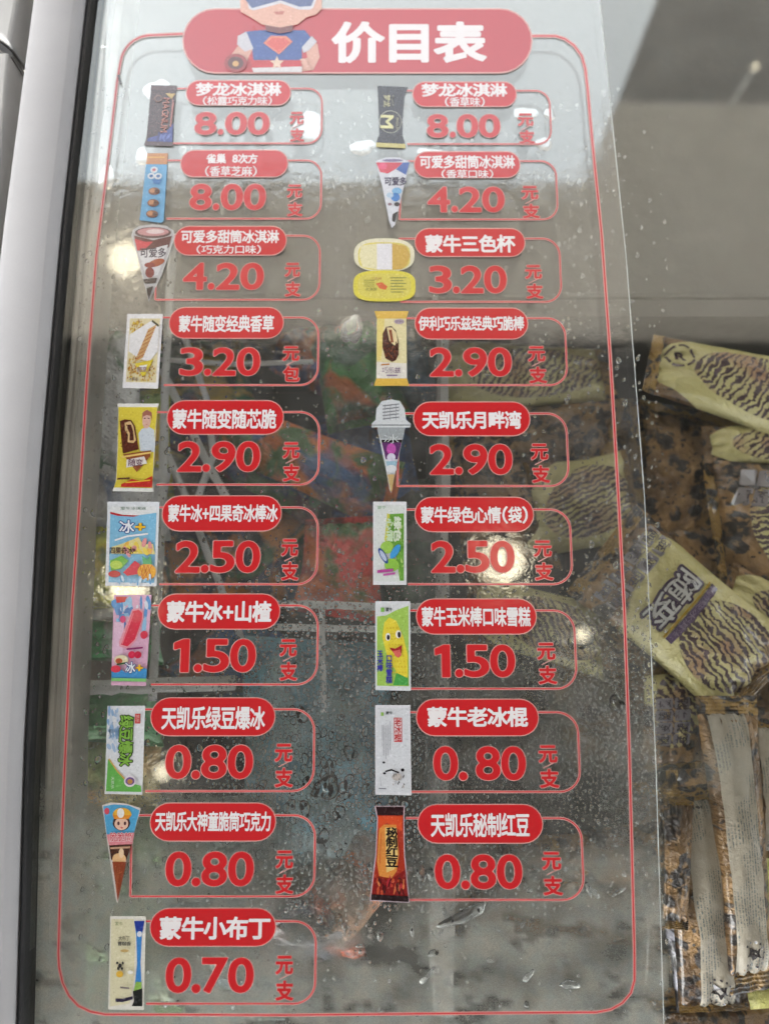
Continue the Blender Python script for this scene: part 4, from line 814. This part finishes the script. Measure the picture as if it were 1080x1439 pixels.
class Pouch:
    """pillow packet; c = four photo-pixel corners (start-left, end-left, end-right, start-right as u runs start->end) at height z"""
    def __init__(s, name, label, cat, c, z, th, mat, mat_end, group=None, nu=40, nv=22, seed=0, z2=None, crimp=.07, crumple=1.0):
        zz = [z, z2 if z2 is not None else z]; s.q = [P(*c[0], zz[0]), P(*c[1], zz[1]), P(*c[2], zz[1]), P(*c[3], zz[0])]; s.th = th; s.seed = seed; s.cr = crimp; s.cm = crumple
        s.L = ((s.q[1]-s.q[0]).length+(s.q[2]-s.q[3]).length)/2; s.Wd = ((s.q[3]-s.q[0]).length+(s.q[2]-s.q[1]).length)/2
        s.t = empty(name, label, cat, group)
        us = np.linspace(crimp*.9, 1-crimp*.9, nu+1); vs = np.linspace(0, 1, nv+1); V_ = []; U1 = []; U2 = []
        for side in (1, -.5):
            for u in us:
                for v in vs: V_.append(s.S(u, v, side)); U1.append((u, v)); U2.append((u*s.L, v*s.Wd))
        m = nv+1; o2 = (nu+1)*m; f = []; s.us = us; s.vs = vs; s.grid = V_[:o2]; s.m_ = m
        for i in range(nu):
            for j in range(nv):
                a = i*m+j; f.append((a, a+m, a+m+1, a+1)); f.append((o2+a, o2+a+1, o2+a+m+1, o2+a+m))
        for i in range(nu): a = i*m; f.append((a, o2+a, o2+a+m, a+m)); a = i*m+nv; f.append((a, a+m, o2+a+m, o2+a))
        s.o = fixn(meshobj('wrapper', V_, f, mat, s.t, uv={'unit': U1, 'metres': U2}, smooth=True))
        for e0, e1 in ((0, crimp), (1-crimp, 1)):
            V_ = []; U2 = []; U1 = []; k = 10
            for side in (0, -.0006):
                for i in range(k+1):
                    u = e0+(e1-e0)*i/k
                    for v in vs:
                        p = s.S(u, v, 0)+Vector((0, 0, side+(.0006 if i % 2 else 0)+.0018*hsh(v*6, u*9, seed+4))); V_.append(p); U1.append((u, v)); U2.append((u*s.L, v*s.Wd))
            f = []; o2 = (k+1)*m
            for i in range(k):
                for j in range(nv):
                    a = i*m+j; f.append((a, a+m, a+m+1, a+1)); f.append((o2+a, o2+a+1, o2+a+m+1, o2+a+m))
            fixn(meshobj('crimped_end', V_, f, mat_end, s.t, uv={'unit': U1, 'metres': U2}))
    def S(s, u, v, side=1, up=0.0):
        q = s.q; b = q[0].lerp(q[1], u).lerp(q[3].lerp(q[2], u), v)
        uu = min(1, max(0, (u-s.cr)/(1-2*s.cr))); pinch = 1-.08*(4*uu*(1-uu)); mid = q[0].lerp(q[1], u).lerp(q[3].lerp(q[2], u), .5); b = mid+(b-mid)*pinch
        h = s.th*(max(0, 4*uu*(1-uu))**.42)*(max(0, 4*v*(1-v))**.5)
        w = s.cm*s.th*(.28*hsh(u*4+s.seed, v*3, s.seed)+.20*abs(hsh(u*9, v*7+s.seed, 3))+.10*hsh(u*22, v*17, s.seed+9))
        endw = math.exp(-min(uu, 1-uu)*9)*.25*s.th*math.sin(v*26+s.seed)*s.cm
        e = min(1, 6*min(v, 1-v)+.05)
        return b+Vector((0, 0, (h+(w*(1 if h > 0 else 0)+endw)*e)*side+up))
    def T(s, u, v, up):
        "point on the built (faceted) upper surface"
        a = min(max((u-s.us[0])/(s.us[1]-s.us[0]), 0), len(s.us)-1.001); b = min(max(v/(s.vs[1]-s.vs[0]), 0), len(s.vs)-1.001); i, j = int(a), int(b); a -= i; b -= j; k = i*s.m_+j; g = s.grid
        return g[k].lerp(g[k+s.m_], a).lerp(g[k+1].lerp(g[k+s.m_+1], a), b)+Vector((0, 0, up))
    def patch(s, name, u0, v0, u1, v1, mat, up=.0005, n=(24, 6), parent=None, wob=.0):
        V_ = []; U2 = []
        for i in range(n[0]+1):
            for j in range(n[1]+1):
                u = u0+(u1-u0)*i/n[0]; v = v0+(v1-v0)*j/n[1]+wob*hsh(u*7, 0, s.seed); V_.append(s.T(u, v, up)); U2.append((u*s.L, v*s.Wd))
        m = n[1]+1; f = [(i*m+j, (i+1)*m+j, (i+1)*m+j+1, i*m+j+1) for i in range(n[0]) for j in range(n[1])]
        return meshobj(name, V_, f, mat, parent or s.t, uv={'metres': U2, 'unit': U2}, smooth=True)
    def print(s, name, layers, mp):
        "layers: (polygons, colour); mp maps lettering units to (u, v)"
        V_ = []; f = []; fm = []; ms = []
        for k, (pl, colr) in enumerate(layers):
            m = ink(colr)
            if m not in ms: ms.append(m)
            for p in pl:
                b = len(V_); V_ += [s.T(*mp(*a), .00055+.00012*k) for a in p]; f.append(tuple(range(b, b+len(p)))); fm.append(ms.index(m))
        return meshobj(name, V_, f, ms, s.t, fm)
def circ(cx, cy, r, n=26): return [(cx+r*math.cos(2*math.pi*i/n), cy+r*math.sin(2*math.pi*i/n)) for i in range(n)]
def ringp(r0, r1, gaps=0, n=36): return [[(r*math.cos(2*math.pi*q/n), r*math.sin(2*math.pi*q/n)) for r, q in ((r0, i), (r1, i), (r1, i+1), (r0, i+1))] for i in range(n) if not gaps or i % gaps]
LG = 'leopard and tiger print ice cream packets'
GOLD = mat_leopard('gold_leopard_foil', 3.3, (178, 136, 62))
def tiger(label, c, z, th=.0145, seed=0, letters=True, cu=(.2, .27), z2=None, tiles=False, ov0=None):
    ov0 = ov0 or (.5 if letters else .22)
    p = Pouch('ice_cream_packet', label, 'ice cream packet', c, z, th, mat_tiger('tiger_wrapper_%d' % seed, seed, cu, ov0), GOLD if seed % 2 else mat_leopard('leopard_crimp_%d' % seed, seed), LG, seed=seed, z2=z2)
    if letters:
        # the logo runs across the packet, letter tops towards the end
        L = []; box = (0, 0, 1, 1)
        def band(x0, y0, x1, y1, n=16): return [[(x0+(x1-x0)*i/n, y0+(y1-y0)*j/4), (x0+(x1-x0)*(i+1)/n, y0+(y1-y0)*j/4), (x0+(x1-x0)*(i+1)/n, y0+(y1-y0)*(j+1)/4), (x0+(x1-x0)*i/n, y0+(y1-y0)*(j+1)/4)] for i in range(n) for j in range(4)]
        L.append((text_polys('随变', 0, 0, 1, 1, .10), (92, 74, 104))); L.append((band(-.1, -.20, 1.05, -.12), (206, 170, 60)))
        L.append((band(-.1, -.56, 1.05, -.24), (112, 92, 122))); L.append((text_polys('随变冰淇淋', .0, -.52, 1.0, -.28, .0), (176, 160, 184)))
        L.append((text_polys('随变', 0, 0, 1, 1, .045), (60, 44, 70))); L.append((text_polys('随变', 0, 0, 1, 1, .015), (232, 230, 226)))
        p.print('logo_lettering', L, lambda a, b: (.33+(1-b)*.125, .80-a*.60))
    if tiles:
        tl = []; tx = []
        for r_ in range(2):
            for q in range(4):
                x0, y0 = q*.26, r_*.52; tl.append(rrect(x0, y0, x0+.235, y0+.47, .05, 3)); tx += text_polys('随变'[(q+r_) % 2], x0+.03, y0+.06, x0+.205, y0+.41, .01)
        p.print('tile_lettering', [(tl, (176, 170, 172)), (tx, (112, 104, 116))], lambda a, b: (.015+.09+b*.13, .92-a*.8))
    return p
def leo(label, c, z, th=.0125, seed=0, strip=None, z2=None, mat=None, star=False):
    p = Pouch('ice_cream_packet', label, 'ice cream packet', c, z, th, mat or mat_leopard('leopard_wrapper_%d' % seed, seed), GOLD, LG, seed=seed, z2=z2)
    if strip:
        p.patch('back_seam', .03, strip[0], .97, strip[1], M_SEAM, .0012, (40, 8), wob=.02)
        if star:
            L = []; cx, cy = .0, .0
            L.append(([[(-1, -.2), (-.2, -.35), (.1, -1), (.5, -.3), (1, -.5), (.7, .1), (.9, .7), (.1, .5), (-.6, .9), (-.5, .2)]], (52, 46, 50)))
            L.append(([[(-.3, 0), (.1, -.3), (.4, .1), (0, .3)]], (196, 192, 184)))
            L.append(([circ(1.5*math.cos(t), 1.5*math.sin(t), .16, 8) for t in [i*.45-2.2 for i in range(11)]], (90, 84, 88)))
            mid = (strip[0]+strip[1])/2; ww = (strip[1]-strip[0])*.24; o = p.print('printed_emblem', L, lambda a, b: (.86-b*ww*p.Wd/p.L, mid+a*ww)); 
            for vv_ in o.data.vertices: vv_.co.z += .0012
    return p
# right compartment, deepest first
zb = -.17
leo('dark leopard packet deep in the pile under the blue-edged gap by the divider', [(640, 560), (900, 590), (905, 760), (640, 740)], -.135, seed=11)
leo('leopard packet lying lowest at the back under the cream striped one', [(880, 560), (1120, 580), (1120, 760), (890, 720)], -.125, seed=12)
leo('leopard packet lowest in the middle of the right-hand pile', [(760, 880), (1140, 840), (1140, 1040), (800, 1080)], -.14, seed=13)
leo('leopard packet lowest at the front of the pile', [(900, 1420), (880, 1100), (1080, 1090), (1140, 1430)], -.13, seed=14)
leo('leopard packet hidden beneath the fogged glass in front', [(640, 1180), (930, 1150), (940, 1330), (640, 1340)], -.13, seed=15)
Mcream = mat_patch('plain_cream_foil', [(196, 192, 120), (186, 182, 108)], 2)
tiger('cream packet behind the price 2.90 with only its plain edge showing', [(600, 600), (868, 560), (850, 492), (600, 470)], -.100, seed=21, letters=False, cu=(-.5, -.4))
leo('grey brown striped packet between the two cream ones in the right column', [(620, 650), (860, 640), (880, 560), (630, 575)], -.098, seed=22, th=.008)
tiger('tiger striped packet under the red unit lettering beside 2.50', [(700, 800), (905, 760), (880, 632), (745, 650)], -.092, seed=23, letters=False, cu=(-.5, -.4))
leo('small leopard packet left of the tiger striped one', [(640, 640), (740, 650), (790, 800), (650, 800)], -.088, seed=24, th=.009)
leo('leopard packet with a gold folded edge below the ringed letter', [(900, 560), (905, 760), (1010, 770), (1075, 600)], -.098, seed=25, th=.008)
leo('dark leopard packet crossing behind the big tiger packet', [(930, 690), (1110, 760), (1120, 860), (930, 800)], -.100, seed=26, th=.008)
pA = tiger('cream packet with a ringed letter and tiger oval at the top right', [(902, 548), (1170, 650), (1150, 508), (918, 470)], -.072, seed=31, letters=False, cu=(-.5, -.4))
pA.print('ringed_letter', [(ringp(.82, 1.0, 6), (104, 84, 84)), (text_polys('R', -.42, -.5, .42, .5, .04), (96, 78, 84))], lambda a, b: (.15+a*.17*pA.Wd/pA.L, .64-b*.17))
tiger('thin cream and striped packet just below the ringed letter packet', [(990, 650), (1150, 665), (1150, 585), (985, 600)], -.078, seed=32, letters=False, cu=(-.5, -.4), th=.007)
pC = tiger('orange leopard packet with white letter tiles on the right edge', [(1010, 815), (1200, 880), (1200, 640), (985, 640)], -.080, seed=33, letters=False, cu=(1.4, 1.5))
tl = []; tx = []
for r_ in range(2):
    for q in range(4):
        x0, y0 = q*.26, r_*.52; tl.append(rrect(x0, y0, x0+.235, y0+.47, .05, 3)); tx += text_polys('随变'[(q+r_) % 2], x0+.03, y0+.06, x0+.205, y0+.41, .01)
pC.print('tile_lettering', [(tl, (158, 150, 150)), (tx, (96, 88, 96))], lambda a, b: (.12+a*.42+b*.10, .60+b*.30-a*.0))
tiger('large tiger packet with white lettering in the middle of the pile', [(795, 832), (1020, 1020), (1128, 905), (893, 708)], -.062, seed=35, th=.015, tiles=True)
tiger('cream packet corner poking out right of the large tiger packet', [(1010, 850), (1150, 960), (1180, 860), (1030, 790)], -.075, seed=36, letters=False, cu=(-.5, -.4), th=.008)
pE = tiger('cream tipped packet with a grid of letter tiles below the large tiger packet', [(895, 1085), (905, 940), (985, 935), (985, 1080)], -.072, seed=37, letters=False, cu=(.55, .6), th=.008)
pE.print('tile_lettering', [(tl, (168, 162, 170)), (tx, (60, 50, 66))], lambda a, b: (.25+a*.45, .15+b*.62))
leo('leopard packet running across under the white seamed packets', [(940, 960), (1180, 1010), (1180, 1180), (935, 1120)], -.082, seed=38, th=.009)
Myel = mat_patch('plain_yellow_green_foil', [(178, 176, 92), (186, 182, 104)], 5, 20)
p = Pouch('ice_cream_packet', 'plain yellow green packet between the two white seams', 'ice cream packet', [(975, 1180), (990, 1440), (1180, 1450), (1180, 1150)], -.076, .008, Myel, GOLD, LG, seed=40)
p = Pouch('ice_cream_packet', 'black and white zebra printed packet in the lower gap', 'ice cream packet', [(930, 1280), (955, 1480), (1040, 1480), (1010, 1280)], -.090, .007, None or mat_patch('zebra_foil', [(30, 30, 34), (150, 150, 160)], 4, 60), GOLD, LG, seed=41)
leo('gold edged leopard packet beside the cut edge of the film', [(932, 1120), (930, 1305), (966, 1308), (975, 1120)], -.050, seed=42, th=.007)
leo('leopard packet with a white seam ending lowest at the front', [(925, 1110), (955, 1435), (1055, 1432), (1010, 1100)], -.060, seed=43, strip=(.28, .76), star=True, th=.010)
leo('leopard packet with the longest white seam, right of the lowest one', [(976, 978), (1026, 1400), (1090, 1388), (1062, 978)], -.052, seed=44, strip=(.14, .74), star=True, th=.011)
leo('leopard packet with a white seam cut by the right edge', [(1035, 1010), (1050, 1208), (1160, 1205), (1150, 1010)], -.058, seed=45, strip=(.16, .7), th=.010)
leo('gold brown leopard packet along the bottom right edge', [(920, 1425), (1140, 1412), (1150, 1475), (920, 1480)], -.06, seed=46, th=.008)
leo('leopard packet peeking under the fog right of the last price', [(770, 1175), (940, 1150), (950, 1240), (790, 1250)], -.09, seed=47, th=.008)
tiger('pale cream packet glinting under the price 1.50 of the right column', [(650, 900), (860, 960), (850, 850), (660, 800)], -.075, seed=48, letters=False, cu=(-.5, -.4))
# left compartment: coloured pouches
CG = 'colourful ice cream pouches in the left compartment'
cold = [
 ('green topped pouch with an orange lower half below the oval bubble', [(440, 470), (470, 590), (560, 570), (530, 450)], -.17, [(66, 120, 62), (176, 96, 44), (52, 84, 60)], 1),
 ('orange brown pouch right of the price 3.20', [(400, 520), (540, 600), (560, 520), (420, 460)], -.18, [(176, 104, 60), (150, 82, 44), (70, 80, 120)], 2),
 ('dark blue pouch beside the moon cone picture', [(460, 600), (480, 720), (580, 700), (560, 580)], -.19, [(40, 60, 104), (60, 90, 140), (60, 50, 50)], 3),
 ('orange pouch with a blue fish shape in the centre', [(330, 640), (520, 730), (540, 650), (350, 580)], -.16, [(180, 96, 44), (44, 78, 120), (196, 120, 60), (70, 100, 60)], 4),
 ('dark red and blue pouch under the price 2.90 on the left', [(240, 620), (420, 720), (440, 630), (270, 560)], -.19, [(96, 40, 44), (40, 60, 100), (60, 96, 54)], 5),
 ('bright red pouch with glints left of the green bean picture', [(440, 745), (425, 845), (525, 860), (525, 740)], -.15, [(120, 44, 40), (180, 96, 50), (70, 96, 56), (196, 60, 52)], 6),
 ('dark green pouch between 3.20 and 2.90', [(230, 500), (250, 640), (360, 620), (330, 480)], -.2, [(30, 70, 44), (60, 120, 66), (24, 32, 34), (206, 160, 50)], 7),
 ('black pouch under the price 2.50 on the left', [(230, 720), (240, 850), (420, 850), (420, 730)], -.2, [(28, 32, 34), (60, 96, 60), (50, 60, 80), (190, 120, 50)], 8),
 ('beige pouch with green scribbled print by the rail', [(108, 460), (104, 680), (200, 690), (200, 450)], -.105, [(236, 222, 206), (216, 204, 190), (90, 120, 92)], 9),
 ('olive and orange pouch behind the yellow bar picture', [(150, 560), (140, 700), (245, 700), (240, 540)], -.12, [(170, 166, 70), (236, 150, 56), (120, 140, 70)], 10),
 ('clear pouch with blue loops left of the fruit ice picture', [(104, 640), (104, 760), (240, 760), (240, 660)], -.11, [(226, 222, 214), (70, 96, 140), (216, 214, 204)], 11),
 ('yellow crinkled pouch below the blue loops', [(116, 740), (104, 860), (190, 860), (210, 740)], -.10, [(252, 206, 60), (236, 170, 44), (104, 124, 80)], 12),
 ('glossy green pouch left of the hawthorn ice picture', [(94, 870), (92, 925), (230, 935), (230, 865)], -.11, [(70, 160, 96), (110, 190, 126), (190, 220, 200)], 13),
 ('darker green pouch above the mung bean ice picture', [(98, 975), (90, 1040), (230, 1050), (220, 970)], -.12, [(84, 150, 98), (126, 170, 126)], 14),
 ('brown and orange pouch left of the mung bean ice picture', [(88, 1030), (86, 1150), (230, 1150), (230, 1030)], -.13, [(200, 176, 120), (220, 150, 84), (130, 150, 94)], 15),
 ('pale green frosted pouch in the lower left corner', [(84, 1150), (80, 1420), (260, 1430), (260, 1150)], -.12, [(160, 186, 144), (180, 198, 158), (136, 156, 124)], 16),
 ('pouch with a dark blue print under the fogged glass', [(380, 1240), (380, 1340), (500, 1340), (480, 1220)], -.1, [(52, 56, 70), (176, 90, 60), (96, 90, 90)], 17),
 ('blue grey frosted pouch left of the black ice stick picture', [(360, 930), (360, 1180), (530, 1200), (530, 940)], -.17, [(96, 146, 164), (60, 100, 120), (130, 160, 165)], 18),
 ('orange pouch behind the red bean picture', [(500, 1190), (420, 1300), (480, 1330), (560, 1230)], -.12, [(206, 104, 52), (190, 90, 50), (160, 120, 90)], 19),
 ('brown pouch behind the price 1.50 on the left', [(350, 860), (240, 940), (330, 980), (430, 930)], -.19, [(44, 50, 44), (150, 84, 44), (40, 84, 60), (60, 90, 130)], 20),
 ('dark teal pouch near the divider at the back', [(540, 440), (540, 560), (620, 560), (620, 430)], -.18, [(36, 56, 66), (50, 80, 100), (60, 60, 56)], 21),
 ('dark green pouch near the divider in the middle', [(545, 700), (550, 840), (622, 840), (622, 690)], -.19, [(44, 62, 52), (60, 80, 60), (90, 90, 86)], 22),
 ('grey pouch hanging over the corner at the upper left', [(110, 380), (110, 470), (230, 470), (230, 380)], -.10, [(128, 118, 108), (110, 100, 92)], 23),
 ('dark pouch deep under the blue biscuit box and brown cone column', [(230, 430), (240, 510), (450, 500), (440, 420)], -.21, [(60, 58, 56), (90, 70, 56), (50, 60, 80)], 24),
 ('grey blue pouch behind the last row on the left', [(240, 1160), (240, 1400), (380, 1400), (370, 1150)], -.15, [(120, 130, 128), (96, 108, 112), (130, 140, 120)], 25),
]
for lab, c_, z, cols, sd_ in cold:
    qx, qy = sum(a[0] for a in c_)/4, sum(a[1] for a in c_)/4; kx = 1.0 if qx < 240 else 1.28; c_ = [(qx+(a[0]-qx)*kx, qy+(a[1]-qy)*kx) for a in c_]
    Pouch('ice_cream_pouch', lab, 'ice cream pouch', c_, min(-.045, z+(.085 if kx > 1 else .055)), .013, mat_patch('pouch_print_%d' % sd_, cols, sd_, 26), mat_patch('pouch_end_%d' % sd_, [cols[0], cols[-1]], sd_+.5, 60), CG, nu=26, nv=16, seed=sd_+50, crumple=1.4)
# divider, frosted wire basket
M_DIV = plain('divider_plastic', (206, 204, 196), .5, .4, 0, .1, (120, .4, .002), .8)
dvd = empty('basket_divider', 'upright pale plastic divider between colourful pouches and leopard packets', 'divider')
def ribbon3(name, ptsA, ptsB, z0, mat, parent):
    n = len(ptsA); v = [];
    for a, b in zip(ptsA, ptsB): v += [a, b, Vector((b.x, b.y, z0)), Vector((a.x, a.y, z0))]
    f = [(4*i+j, 4*i+(j+1) % 4, 4*i+4+(j+1) % 4, 4*i+4+j) for i in range(n-1) for j in range(4)]+[(0, 1, 2, 3), (4*n-1, 4*n-2, 4*n-3, 4*n-4)]
    return fixn(meshobj(name, v, f, mat, parent))
A_, B_ = [], []
for y in range(440, 1460, 30):
    w = 5.5+2*hsh(y/80, 0, 2)+(8 if y > 1180 else 0); xc = 625+3*hsh(y/120, 1, 5); A_.append(P(xc-w, y, -.045)); B_.append(P(xc+w, y, -.045))
ribbon3('upright_panel', A_, B_, -.2, M_DIV, dvd)
s = NT('frosted_wire'); vv = s.coord('Object'); M_FROST = s.done(s.pbsdf((.93, .93, .91, 1), .8, .2, 0, s.bump(s.noise(vv, 900, 3), 1.0, .002)))
wb = empty('wire_basket', 'frosty white wire basket with crossing rods around the colourful pouches', 'basket')
def P_at(p, z): d = p-CAM; return CAM+d*((z-CAM.z)/d.z)
def rod(pts, r, name='wire', seed=0):
    pts = [CAM.lerp(p, (CAM.z+(-.030 if p.z > -.08 else -.045))/(CAM.z-p.z)*1.0) if False else P_at(p, p.z*.3-.022) for p in pts]
    v = []; f = []; n = 10; m = len(pts)*6
    P3 = [a.lerp(b, k/6) for a, b in zip(pts[:-1], pts[1:]) for k in range(6)]+[pts[-1]]
    for i, p in enumerate(P3):
        t = (P3[min(i+1, len(P3)-1)]-P3[max(i-1, 0)]).normalized(); up = Vector((0, 0, 1)) if abs(t.z) < .9 else Vector((1, 0, 0)); a = t.cross(up).normalized(); b = a.cross(t)
        for j in range(n):
            th = 2*math.pi*j/n; rr = r*1.35*(1+.35*hsh(i*.9, j*.8, seed)); v.append(p+a*rr*math.cos(th)+b*rr*math.sin(th))
    k = len(P3); f = [(i*n+j, i*n+(j+1) % n, (i+1)*n+(j+1) % n, (i+1)*n+j) for i in range(k-1) for j in range(n)]+[tuple(range(n)), tuple((k-1)*n+j for j in range(n-1, -1, -1))]
    fixn(meshobj(name, v, f, M_FROST, wb, smooth=True))
rod([P(380, 849, -.06), P(460, 850, -.06), P(530, 853, -.06), P(618, 853, -.06)], .0017, seed=1)
rod([P(380, 881, -.07), P(470, 883, -.07), P(618, 886, -.07)], .0015, seed=2)
rod([P(96, 868, -.06), P(160, 860, -.06), P(240, 852, -.06), P(385, 849, -.06)], .0022, seed=3)
rod([P(92, 968, -.06), P(170, 965, -.06), P(330, 960, -.06)], .0032, seed=4)
rod([P(244, 330, -.09), P(238, 420, -.09), P(232, 540, -.09), P(228, 700, -.09), P(222, 830, -.09), P(214, 985, -.09)], .0019, seed=5)
rod([P(228, 520, -.13), P(262, 590, -.13), P(296, 660, -.13), P(330, 720, -.13)], .0019, seed=6)
rod([P(258, 470, -.13), P(290, 560, -.13), P(300, 640, -.13), P(270, 720, -.13)], .0016, seed=7)
rod([P(236, 640, -.13), P(262, 700, -.13), P(300, 800, -.13), P(340, 900, -.13)], .0017, seed=8)
rod([P(226, 505, -.12), P(330, 512, -.12), P(440, 508, -.12)], .0012, seed=9)
rod([P(452, 850, -.065), P(452, 885, -.07), P(455, 1000, -.12)], .0014, seed=10)
# small dark insect fleck on the border line
flk = Art(); flk.k = 8; flk.poly([(165, 105), (168, 104), (170, 112), (171, 118), (168, 118), (166, 111)], (40, 40, 42)); o = flk.build('dirt_fleck', None)
tag(o, 'tiny dark fleck stuck on the upper left border line', 'fleck')
